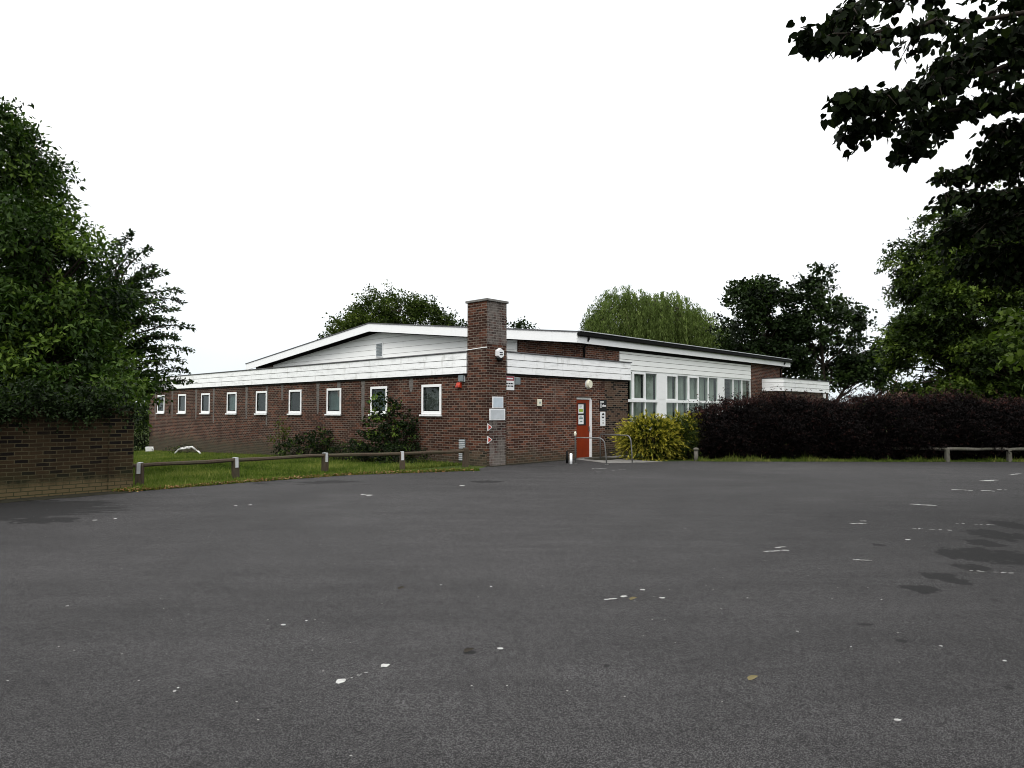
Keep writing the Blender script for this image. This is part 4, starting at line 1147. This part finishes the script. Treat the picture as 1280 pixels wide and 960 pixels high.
def build_shrubs():
    # elder-like bush in front of the left wing
    x, y, _ = to_w(-.75, 3.9)
    leafy_shrub('elder_bush', x, y, 'tall dark leafy bush with bright young tips before the small windows', [(0,0,.5,1.0,.55,.55,130),(.1,.0,1.1,.72,.45,.5,70),(.0,0,1.6,.45,.3,.32,26),(-.25,.05,1.95,.2,.2,.28,12),(.62,0,1.25,.25,.2,.22,14)], M['leaf_bramble'], 41, .11, .66, 12, .30, tint0=.34, tintvar=.13, bright=.55)
    x, y, _ = to_w(-.7, 9.2)
    leafy_shrub('laurel_bush', x, y, 'wide low dark bush with one yellow green shoot against the left wall', [(.2,0,.36,1.1,.6,.40,140),(.75,.0,.6,.45,.4,.42,50)], M['leaf_bramble'], 42, .10, .6, 12, .28, tint0=.38, tintvar=.13, bright=.35)
    x, y, _ = to_w(-.75, 10.6)
    leafy_shrub('sapling', x, y, 'thin yellow green sapling rising beside the low bush by the wall', [(0,0,1.15,.10,.10,.38,12),(.0,0,.8,.2,.15,.3,10),(-.3,0,.75,.1,.1,.15,5)], M['leaf_green'], 43, .09, .6, 9, .18, tint0=.75, tintvar=.15)
    for (a, b, s, sd, lab) in ((-1.0,5.7,.6,44,'knee high dark ground shrub between the two bushes behind the rail'), (-1.15,2.6,.75,45,'knee high dark ground shrub at the foot of the last window'), (-1.25,4.2,.6,46,'low trailing dark shrub in front of the tall leafy bush')):
        x, y, _ = to_w(a, b)
        leafy_shrub('ground_shrub', x, y, lab, [(0,0,.26,1.0*s+.1,.45,.30,120)], M['leaf_bramble'], sd, .065, .6, 12, .2, tint0=.22, tintvar=.12, bright=.4, group='low shrubs behind the rail fence')
    # weeds
    x, y, _ = to_w(-1.0,19.4)
    leafy_shrub('weed_clump', x, y, 'clump of dark weeds around the broken white plastic chair', [(0,0,.16,.9,.4,.2,70)], M['leaf_bramble'], 47, .06, .5, 10, .18, tint0=.4)
    x, y, _ = to_w(-1.2,26.5)
    leafy_shrub('weed_clump', x, y, 'dark weeds at the far end of the wall beside the white tub', [(-.5,0,.3,1.0,.5,.4,90)], M['leaf_bramble'], 48, .07, .5, 10, .2, tint0=.3)
    # dark evergreen behind the far end of the wing
    leafy_shrub('holly_bush', -20.6, 40.2, 'dark green bush beyond the far left end of the hall', [(0,0,1.4,1.6,1.4,1.6,260),(-1.5,0,1.2,1.5,1.3,1.3,200)], M['leaf_bramble'], 50, .14, .6, 14, .5, tint0=.35, spread=.12)
    # ivy on the garden wall
    lv = Leaves(52); r = lv.r
    t = thing('ivy', (-7.9,14.6,1.6), math.atan2(-.729,-.6845), 'dark ivy and leaf tips hanging over the top of the garden wall', 'ivy')
    n = 1500; x = .05+8*r.random(n)**.8; hang = np.clip((x-.5)*.16, .02, .62)*r.random(n)*np.clip(.45+.6*np.sin(x*2.3+.5)+.35*np.sin(x*5.9), .08, 1.4)
    B = np.stack([x, .02+.16*r.random(n), .12-hang+.05*r.normal(size=n)+np.where(r.random(n) > .6, .55*r.random(n), 0)],1); B[:,1] = np.where(hang < .05, -.15+.3*r.random(n), B[:,1])
    D = np.stack([r.normal(size=n)*.6, .5+.3*r.random(n), .15+r.normal(size=n)*.4],1)
    lv.sprays(B, D, .12+.24*r.random(n), 12, .05, .075, .6, .40+.18*r.normal(size=n), droop=.9)
    lv.mesh('foliage', M['leaf_maple'], T_DIAMOND, t)
    mb = MB()
    for i in range(12):
        mb.tube([(.4+i*.5,.02,-1.5),(.5+i*.5+.1*r.normal(),.03,-.7),(.4+i*.5,.02,.06)],[.012,.01,.006],4,cap=False)
    mb.build('stem', M['bark_dark'], t)

def build_cherry():
    bx, by = -12.3, 20.6; bz = ground_z(bx,by)
    t = thing('cherry_tree', (bx,by,bz), 0, 'open feathery tree with long leafy shoots reaching right over the lawn', 'tree')
    lv = Leaves(61); r = lv.r; st = MB()
    wood = MB().tube([(0,0,-.2),(.05,.05,1.0),(.15,.0,2.2),(.2,.05,3.6),(.25,0,4.6)],[.2,.16,.13,.09,.04],8)
    wood.build('trunk', M['bark'], t, smooth=True)
    tips = [(2.85,0,3.55),(2.75,.2,4.25),(2.55,-.3,4.75),(2.35,.3,5.35),(2.0,0,5.9),(1.45,.2,6.65),(1.1,-.3,7.0),(.8,.4,6.6),(2.2,-.5,3.1),(2.5,.5,2.95),(1.9,.6,2.6),(1.6,-.6,5.2),(2.4,.0,3.9),(2.1,.4,4.5),(1.9,-.4,5.0),(1.5,.5,5.9),(2.7,-.2,3.2),(2.2,.2,2.45),(.4,.2,6.9),(1.2,.6,5.6),(1.8,-.2,3.6)]
    for i in range(52):
        a = r.random()*2*PI; el = r.uniform(-.1,1.15); R_ = r.uniform(1.6,2.6)
        tips.append((.2+math.cos(a)*R_*math.cos(el), math.sin(a)*R_*math.cos(el), 2.9+math.sin(el)*R_*1.5))
    for tp in tips:
        tp = np.array(tp, float)
        out = math.hypot(tp[0]-.15, tp[1])
        h = max(.8, tp[2] - out*r.uniform(.25,.75))
        h = min(h, 4.4)
        p0 = np.array([.12+.03*h, 0, h]); p = []
        for k in range(9):
            u = k/8
            q = p0*(1-u)+tp*u
            q[2] += .55*(tp[2]-p0[2])*u*(1-u)*1.6 + .35*out*u*(1-u)
            p.append(q)
        p = np.array(p); p[1:-1] += r.normal(size=(7,3))*.03
        st.tube([tuple(q) for q in p], [.035*(1-i/9)+.005 for i in range(9)], 4, cap=False)
        m = 190
        u = .22+.78*r.random(m)**.9; idx = u*8; i0 = np.minimum(idx.astype(int),7); f = (idx-i0)[:,None]
        P = p[i0]*(1-f)+p[i0+1]*f + r.normal(size=(m,3))*.055*(1.25-u)[:,None]*2
        d = unit(p[-1]-p[0])
        A = d*.7+r.normal(size=(m,3))*.6+np.array([0,0,-.45]); N = r.normal(size=(m,3))*.6+np.array([0,0,.8])
        L = .12*r.uniform(.7,1.3,size=m); lv.add(P,A,N,L,L*.5,.45+.18*r.normal()+.12*r.normal(size=m))
    st.build('branch', M['bark'], t, smooth=True)
    lv.mesh('crown', M['leaf_cherry'], T_DIAMOND, t)

def build_willow():
    bx, by = 12.3, 60.0; bz = ground_z(bx,by)
    t = thing('willow_tree', (bx,by,bz), 0, 'pale green weeping willow with hanging strands behind the hall roof', 'tree')
    lv = Leaves(71); r = lv.r; st = MB()
    st.tube([(0,0,-.2),(.1,.1,2),(.2,0,4.5)],[.6,.5,.4],8); st.build('trunk', M['bark'], t, smooth=True)
    br = MB()
    lobes = [(-2.6,0,8.4,3.6,3.2,4.3,560),(.6,-.3,8.6,3.6,3.4,3.7,520),(3.2,0,7.6,3.2,3.0,3.3,460),(4.9,.2,6.6,1.6,2.2,2.4,200),(-4.6,0,7.2,1.7,2.2,3.4,220),(.2,.2,6.8,5.0,3.4,3.2,380)]
    for (cx,cy,cz,rx,ry,rz,n) in lobes:
        cp = curve_pts((.2,0,4.3),(cx,cy,cz+.5*rz),.05,r,6)
        br.tube(cp,[.3,.24,.18,.13,.09,.05],6)
        d = unit(r.normal(size=(n,3))+np.array([0,0,.55])); d[:,2] = np.abs(d[:,2])
        B = np.array([cx,cy,cz])+d*np.array([rx,ry,rz])*(.72+.34*r.random((n,1)))
        ln = 1.2+2.6*r.random(n); k = 34
        u = np.linspace(0,1,k)[None,:].repeat(n,0)
        out = d*np.array([1,1,0])
        P = B[:,None,:]+out[:,None,:]*(.55*np.sqrt(u))[...,None]; P[...,2] -= ((u*1.05)**1.4-.30*np.sqrt(u)*.5)*ln[:,None]
        P += r.normal(size=P.shape)*np.array([.07,.07,.03])
        A = r.normal(size=P.shape)*.35+np.array([0,0,-1.0]); N = r.normal(size=P.shape)*np.array([1,1,.3])+np.array([0,-.4,.3])
        tint = (.48+.20*r.normal(size=n))[:,None]+.1*r.normal(size=u.shape)-.10*u
        L = .26*r.uniform(.7,1.4,size=u.size)
        lv.add(P.reshape(-1,3),A.reshape(-1,3),N.reshape(-1,3),L,.062,tint.ravel())
        for i in range(0,n,9):
            br.tube([cp[5],tuple((np.array(cp[5])+B[i])/2+np.array([0,0,.3])),tuple(B[i])],[.05,.03,.01],4,cap=False)
    br.build('branch', M['bark'], t, smooth=True)
    lv.mesh('crown', M['leaf_willow'], T_DIAMOND, t)

def build_trees():
    # big dark tree over the garden wall, left
    crown_tree('chestnut_tree', 'large dense green tree overhanging the garden wall at the left', (-14.8,18.4),
        [(-15.2,18.6,6.2,3.2,3.0,3.6,520),(-13.7,17.9,6.6,1.8,2.0,1.8,340),(-12.5,17.4,5.0,1.7,1.9,1.4,300),(-12.0,17.2,3.3,1.8,2.0,1.4,340),(-12.9,16.2,3.3,1.8,1.6,1.4,300),(-11.2,17.0,2.7,1.5,1.6,1.1,240),(-15.5,20.8,3.2,3.6,1.5,1.9,320),(-12.6,20.0,2.6,1.6,1.4,1.4,150),(-14.4,18.0,8.3,1.7,1.8,1.2,380),(-11.4,17.6,4.6,1.2,1.4,1.2,190),(-10.9,16.4,2.0,1.1,1.0,.5,90),(-10.0,15.6,2.3,1.1,.9,.6,90),(-17.5,17.5,6.5,2.6,3.0,3.0,200)],
        M['leaf_chestnut'], M['bark_dark'], 5, leaf=.16, aspect=.42, per=34, spray=.75, spread=.13, trunk_r=.34, trunk_top=7.0, droop=.3, tint0=.45, tintvar=.24, twig=1, shell=.55)
    build_cherry()
    crown_tree('oak_tree', 'rounded mid green tree behind the gable ridge', (-12.2,66),
        [(-11.6,66,9.2,4.0,3.5,3.9,520),(-8.6,66,8.6,3.0,3.0,3.2,330),(-14.8,66,8.0,3.0,3.0,2.7,300),(-17.0,66,6.9,2.0,2.4,1.9,150),(-6.7,66,8.3,1.3,1.6,2.6,80),(-10.4,65,11.2,2.0,2,1.6,100),(-12.5,65,6.2,6.0,3,2.4,170)],
        M['leaf_oak'], M['bark'], 7, leaf=.25, aspect=.65, per=26, spray=1.0, spread=.24, trunk_r=.5, droop=.15, tint0=.45, tintvar=.2, zmin=1.5)
    crown_tree('ash_tree', 'thin dark tree top showing on both sides of the chimney', (-1.8,64),
        [(-2.2,64,8.4,2.3,2,1.5,70),(.0,64,8.3,1.9,1.8,1.7,60),(-4.0,64,7.8,1.8,1.8,1.3,40),(-1.5,64,6.6,3.2,2.4,1.6,60)],
        M['leaf_maple'], M['bark_dark'], 8, leaf=.30, aspect=.6, per=20, spray=1.1, spread=.25, trunk_r=.3, droop=.2, tint0=.5)
    build_willow()
    crown_tree('maple_tree', 'dark dense tree right of the willow behind the hall end', (17.6,50),
        [(17.4,50,7.6,2.2,2.2,3.2,230),(18.6,49.6,5.6,2.5,2.2,2.3,200),(16.9,50.2,9.2,1.3,1.4,1.4,80),(18.9,50,8.3,1.2,1.3,2.0,80),(19.3,50,9.5,1.3,1.3,1.4,90),(18.2,50,10.0,1.0,1.2,1.0,50),(16.8,50,5.4,1.5,1.8,2.4,130)],
        M['leaf_maple'], M['bark_dark'], 9, leaf=.24, aspect=.8, per=26, spray=.85, spread=.19, trunk_r=.35, droop=.3, tint0=.5, tintvar=.2)
    crown_tree('maple_tree', 'taller dark tree with sky gaps and thin branches, left of the big right hand tree', (22.6,50),
        [(21.6,50,9.4,1.6,1.4,2.1,130),(20.8,50,7.2,2.0,1.6,2.2,170),(23.3,50,7.8,1.7,1.4,1.8,100),(24.7,50,6.5,1.5,1.3,1.8,70),(22.6,50,5.0,2.6,1.7,1.8,150),(25.2,50,4.4,1.6,1.2,1.2,40),(22.2,49.8,11.2,.6,.7,.7,18),(24.5,50,8.8,.6,.7,.7,12),(26.3,50,5.2,1.5,1.1,1.7,75),(24.8,50,3.6,2.2,1.1,.9,60),(25.6,50,7.6,.9,.9,1.0,22)],
        M['leaf_maple'], M['bark_dark'], 10, leaf=.25, aspect=.8, per=20, spray=.8, spread=.17, trunk_r=.2, trunk_top=11.2, droop=.3, tint0=.5, tintvar=.2, twig=2)
    crown_tree('sycamore_tree', 'broad bright green tree behind the purple hedge at the right', (22.2,31),
        [(21.5,30.6,7.2,4.2,3.6,3.9,1000),(19.6,30.3,7.9,2.2,2.2,1.9,360),(19.2,30.2,6.0,2.2,2.3,2.2,460),(19.0,30,3.8,2.2,2.4,1.9,460),(20.2,29.6,2.3,3.0,2.0,1.0,320),(21.0,28.6,3.6,3.2,2.2,1.9,380),(24.5,30,5.5,3.4,3,3.8,330),(17.9,30.2,4.9,1.0,1.3,1.2,90),(20.2,30,9.4,1.8,2,1.8,170)],
        M['leaf_lime'], M['bark'], 12, leaf=.15, aspect=.85, per=32, spray=.65, spread=.13, trunk_r=.45, droop=.3, tint0=.42, tintvar=.22, tmpl=T_PALM, ctop=.1)
    # the near lime whose boughs hang into the top right corner
    near_lime()

def near_lime():
    bx, by = 9.6, 8.6
    t = thing('lime_tree', (bx,by,0), 0, 'near lime tree whose dark leafy boughs hang in the top right corner', 'tree')
    off = np.array([bx,by,0.0])
    lv = Leaves(81); r = lv.r; wood = MB(); br = MB()
    tp = [(0,0,-.2),(.05,.0,1.5),(.0,.1,3.2),(-.1,.1,5.0),(.1,.0,7.0),(.1,.1,9.0)]
    wood.tube(tp,[.42,.34,.30,.24,.16,.07],10)
    wood.build('trunk', M['bark_dark'], t, smooth=True)
    def bough(p0, pts, n_side, side, per, leaf=.074, r0=.022, hang=.25, spread=.052):
        """a bough through pts with side twigs that carry hanging heart-shaped leaves"""
        n_side = int(n_side*1.35)
        ctrl = [np.array(p0)]+[np.array(p)-off for p in pts]
        path = []
        for i in range(len(ctrl)-1):
            for k in range(5): path.append(ctrl[i]*(1-k/5)+ctrl[i+1]*k/5)
        path.append(ctrl[-1]); path = np.array(path); m = len(path)
        path[1:-1] += r.normal(size=(m-2,3))*.025
        br.tube([tuple(q) for q in path],[r0*(1-i/m)+.006 for i in range(m)],6)
        u = (.12+.88*r.random(n_side)**.85); u[:3] = (1.0,.97,.94); n_side = len(u); idx = u*(m-1); i0 = np.minimum(idx.astype(int),m-2); f = (idx-i0)[:,None]
        B = path[i0]*(1-f)+path[i0+1]*f
        d = unit(path[i0+1]-path[i0])
        dirs = d*.9+r.normal(size=(n_side,3))*np.array([.75,.75,.30])+np.array([0,0,-hang*.5])
        ln = side*r.uniform(.45,1.15,size=n_side)*(1.15-.55*u)
        for i in range(n_side):
            e = B[i]+unit(dirs[i][None])[0]*ln[i]; e2 = e+np.array([0,0,-.25*ln[i]])
            br.tube([tuple(B[i]),tuple((B[i]+e)/2),tuple(e2)],[.010,.007,.003],4,cap=False)
        tt = r.random((n_side,per)); du = unit(dirs)
        P = B[:,None,:]+du[:,None,:]*(tt*ln[:,None])[...,None]; P[...,2] -= .25*tt**2*ln[:,None]
        P += r.normal(size=P.shape)*spread*np.array([1,1,.7]); P[...,2] -= .03
        A = du[:,None,:]*.35+r.normal(size=P.shape)*np.array([.6,.6,.35])+np.array([0,0,-.75]); N = r.normal(size=P.shape)*.8+np.array([-.1,-.3,.7])
        L = leaf*r.uniform(.65,1.25,size=P.shape[:2])
        lv.add(P.reshape(-1,3),A.reshape(-1,3),N.reshape(-1,3),L.ravel(),L.ravel()*.95,(.38+.20*r.normal(size=P.shape[:2])).ravel())
    def W(px,py,y): return ((px-640)/F*y, y, EYE+(HZ-py)/F*y*1.0)
    # upper bough
    bough((0,0,5.2),[W(1290,10,6.4),W(1160,22,6.0),W(1090,32,5.8),W(1022,36,5.7)],30,.30,15)
    bough((0,0,5.6),[W(1300,-50,6.8),W(1180,-25,6.4),W(1085,-5,6.2),W(1060,10,6.1)],30,.36,15)
    # middle boughs
    bough((0,0,4.6),[W(1300,70,6.8),W(1200,92,6.4),W(1125,106,6.1),W(1060,116,5.9)],40,.32,18)
    bough((0,0,4.4),[W(1300,110,7.0),W(1210,128,6.6),W(1130,142,6.3),W(1064,158,6.1)],26,.24,16)
    bough((0,0,4.4),[W(1310,95,7.2),W(1225,125,6.9),W(1165,150,6.6),W(1136,180,6.5)],28,.26,16)
    bough((0,0,4.8),[W(1310,40,7.0),W(1240,58,6.8),W(1190,70,6.6)],24,.4,16)
    bough((0,0,4.8),[W(1330,120,7.2),W(1290,150,7.0),W(1250,160,7.0)],18,.35,16)
    # lower mass at the frame edge, a little farther off
    bough((0,0,4.2),[W(1330,190,9.2),W(1260,205,9.4),W(1195,212,9.6)],34,.5,18)
    bough((0,0,4.0),[W(1340,230,9.2),W(1270,235,9.4),W(1188,240,9.6)],44,.6,22)
    bough((0,0,3.8),[W(1340,270,9.4),W(1280,275,9.6),W(1200,282,9.8)],50,.65,24)
    bough((0,0,3.6),[W(1340,310,9.6),W(1280,310,9.8),W(1225,318,10.0)],44,.65,24)
    bough((0,0,3.4),[W(1345,260,9.8),W(1300,262,10.0),W(1235,262,10.4)],54,.8,26)
    bough((0,0,3.4),[W(1345,330,9.8),W(1310,330,10.0),W(1265,330,10.4)],40,.7,24)
    bough((0,0,4.6),[W(1340,150,8.0),W(1300,168,8.0),W(1252,182,8.2)],34,.45,22)
    bough((0,0,4.9),[W(1330,20,7.0),W(1280,40,7.0),W(1225,48,6.9)],34,.5,20)
    bough((0,0,5.0),[W(1345,150,9.8),W(1320,165,10.0),W(1260,185,10.4)],34,.6,22)
    # the rest of the crown, beyond the frame; lobes added to shade the asphalt
    for (cx,cy,cz,rx,ry,rz,n) in [(10.8,8.2,6.6,2.9,3.6,2.8,420),(10.2,5.0,6.6,2.8,2.6,2.2,300),(12.5,9,5.5,3,3.5,3,300),(9.4,8.6,8.2,2.6,3.2,1.6,260),(8.6,2.2,7.0,3.0,2.6,1.8,320),(7.4,-.8,7.6,3.2,2.0,1.6,260),(12.5,3.5,5.5,3.0,4.0,3.0,300)]:
        d = unit(r.normal(size=(n,3))); B = np.array([cx,cy,cz])-off+d*np.array([rx,ry,rz])*(.5+.5*r.random((n,1)))
        lv.sprays(B,d+r.normal(size=(n,3))*.4,.7,16,.14,.13,.9,.35+.15*r.normal(size=n))
        br.tube(curve_pts((0,0,4.0),np.array([cx,cy,cz])-off,.05,r,6),[.14,.11,.09,.06,.04,.02],6)
    br.build('branch', M['bark_dark'], t, smooth=True)
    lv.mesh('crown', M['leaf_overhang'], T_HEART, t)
    # a yellower young tree behind it whose tips show at the frame edge
    t2 = thing('young_lime_tree', (10.6,12.2,0), 0, 'yellow green leaf spray of a young tree at the right edge of the photo', 'tree')
    lv = Leaves(83); r = lv.r
    MB().tube([(0,0,-.1),(.05,0,1.5),(-.1,0,3.0),(-.2,0,4.6)],[.09,.07,.05,.02],7).build('trunk', M['bark'], t2, smooth=True)
    br = MB(); n = 150
    d = unit(r.normal(size=(n,3))); B = np.array([-.4,0,3.0])+d*np.array([1.25,1.0,1.0])*(.4+.6*r.random((n,1)))
    lv.sprays(B,d*np.array([1,1,.4])+np.array([-.2,0,.1]),.45,11,.07,.11,.85,.72+.15*r.normal(size=n))
    for i in range(0,n,5): br.tube([(-.1,0,2.2+r.random()),tuple((B[i]+np.array([-.1,0,2.6]))/2),tuple(B[i])],[.02,.014,.006],4,cap=False)
    br.build('branch', M['bark'], t2, smooth=True); lv.mesh('crown', M['leaf_lime'], T_HEART, t2)

def build_far():
    # far house whose roof and chimney pot show between the right hand trees
    x, y = 60.5, 105.0
    t = thing('house', (x,y,-.5), R(-25), 'far house with a brown roof glimpsed between the right hand trees', 'building')
    MB().box(-5,5,-4,4,-.5,3.0).build('wall', M['brick_tan'], t)
    rf = MB().hexa([(-5.4,-4.5,2.9),(5.4,-4.5,2.9),(5.4,4.5,2.9),(-5.4,4.5,2.9)],[(-3.0,-.1,5.4),(3.0,-.1,5.4),(3.0,.1,5.4),(-3.0,.1,5.4)]).build('roof', M['roof_tile'], t)
    c = MB().box(-2.6,-1.8,-.4,.4,5.0,6.2).build('chimney', M['brick_red'], t); MB().tube([(-2.2,0,6.2),(-2.2,0,6.6)],.14,8).build('chimney_pot', M['terracotta'], c)
    for wx in (-3,0,3):
        w = MB().box(wx-.6,wx+.6,-4.03,-3.98,1.0,2.2).build('window', M['upvc'], t); MB().box(wx-.5,wx+.5,-4.05,-4.032,1.1,2.1).build('pane', M['sign_black'], w)
    # low far wood that closes the horizon
    lv = Leaves(91); r = lv.r
    n = 3600; ang = r.uniform(-.85,.85,size=n); rad = 100+14*r.random(n)
    x = np.sin(ang)*rad; y = np.cos(ang)*rad
    h = 4.2+1.1*np.sin(ang*9)+.8*np.sin(ang*23+1)
    B = np.stack([x,y,-.6+h*r.random(n)**.7],1)
    lv.sprays(B, r.normal(size=(n,3))+np.array([0,0,.5]), 1.4, 12, .5, .6, .7, .35+.18*r.normal(size=n))
    o = lv.mesh('far_wood', M['leaf_oak'], T_DIAMOND, None)
    tag(o, 'far low line of green trees along the horizon', 'wood', kind='stuff')

# ------------------------------------------------------------------ light, sky, camera
def build_world():
    w = bpy.data.worlds.new('World'); SC.world = w; w.use_nodes = True
    nt = w.node_tree; nt.nodes.clear()
    out = nt.nodes.new('ShaderNodeOutputWorld'); bg = nt.nodes.new('ShaderNodeBackground')
    sky = nt.nodes.new('ShaderNodeTexSky'); sky.sky_type = 'NISHITA'; sky.sun_disc = False
    sky.sun_elevation = R(48); sky.sun_rotation = R(205); sky.air_density = 1.0; sky.dust_density = 2.0
    tc = nt.nodes.new('ShaderNodeTexCoord'); sp = nt.nodes.new('ShaderNodeSeparateXYZ'); nt.links.new(tc.outputs['Generated'], sp.inputs[0])
    # cloud deck: brighter towards the zenith, as an overcast sky is
    rp = nt.nodes.new('ShaderNodeValToRGB'); e = rp.color_ramp.elements
    e[0].position = 0.0; e[0].color = (7.4, 8.1, 8.5, 1); e[1].position = 0.9; e[1].color = (19.0, 19.0, 19.0, 1)
    m = rp.color_ramp.elements.new(0.30); m.color = (11.2, 11.3, 11.4, 1)
    nt.links.new(sp.outputs['Z'], rp.inputs[0])
    mp = nt.nodes.new('ShaderNodeMapping'); mp.inputs['Scale'].default_value = (1.2, 1.2, 3.5); nt.links.new(tc.outputs['Generated'], mp.inputs[0])
    nz = nt.nodes.new('ShaderNodeTexNoise'); nz.inputs['Scale'].default_value = 1.6; nz.inputs['Detail'].default_value = 4; nt.links.new(mp.outputs[0], nz.inputs['Vector'])
    r2 = nt.nodes.new('ShaderNodeValToRGB'); r2.color_ramp.elements[0].position = .30; r2.color_ramp.elements[0].color = (.80,.80,.80,1); r2.color_ramp.elements[1].position = .55; r2.color_ramp.elements[1].color = (1,1,1,1)
    nt.links.new(nz.outputs['Fac'], r2.inputs[0])
    mx = nt.nodes.new('ShaderNodeMix'); mx.data_type = 'RGBA'
    nt.links.new(r2.outputs[0], mx.inputs[0]); nt.links.new(sky.outputs[0], mx.inputs[6]); nt.links.new(rp.outputs[0], mx.inputs[7])
    nt.links.new(mx.outputs[2], bg.inputs[0]); bg.inputs[1].default_value = 0.1
    nt.links.new(bg.outputs[0], out.inputs[0])
    s = bpy.data.lights.new('sun', 'SUN'); s.energy = 1.2; s.angle = R(25); s.color = (1.0, .97, .93)
    o = bpy.data.objects.new('sun', s); link(o)
    # from behind the camera, a little to the left
    el, az = R(48), R(205)
    d = Vector((math.sin(az)*math.cos(el), math.cos(az)*math.cos(el), math.sin(el)))
    o.rotation_euler = d.to_track_quat('Z','Y').to_euler()

def build_camera():
    c = bpy.data.cameras.new('camera'); c.sensor_width = 36; c.lens = F/1280*36; c.clip_end = 3000; c.clip_start = 0.05
    o = bpy.data.objects.new('camera', c); link(o)
    pitch = math.atan((HZ-480)/F)
    o.location = (0,0,EYE); o.rotation_euler = (PI/2+pitch, 0, 0)
    SC.camera = o

build_world(); build_camera()
build_ground(); build_markings(); build_grass()
build_hall(); build_fittings(); build_hoops(); build_fences(); build_debris()
build_hedge(); build_gold(); build_shrubs(); build_trees(); build_far()

vs = SC.view_settings
SC.display_settings.display_device = 'sRGB'
vs.view_transform = 'Standard'; vs.look = 'None'; vs.exposure = 0.28; vs.gamma = 1.0; vs.use_curve_mapping = False
SC.render.engine = 'CYCLES'
SC.cycles.filter_width = 1.0; SC.cycles.max_bounces = 6; SC.cycles.transparent_max_bounces = 8
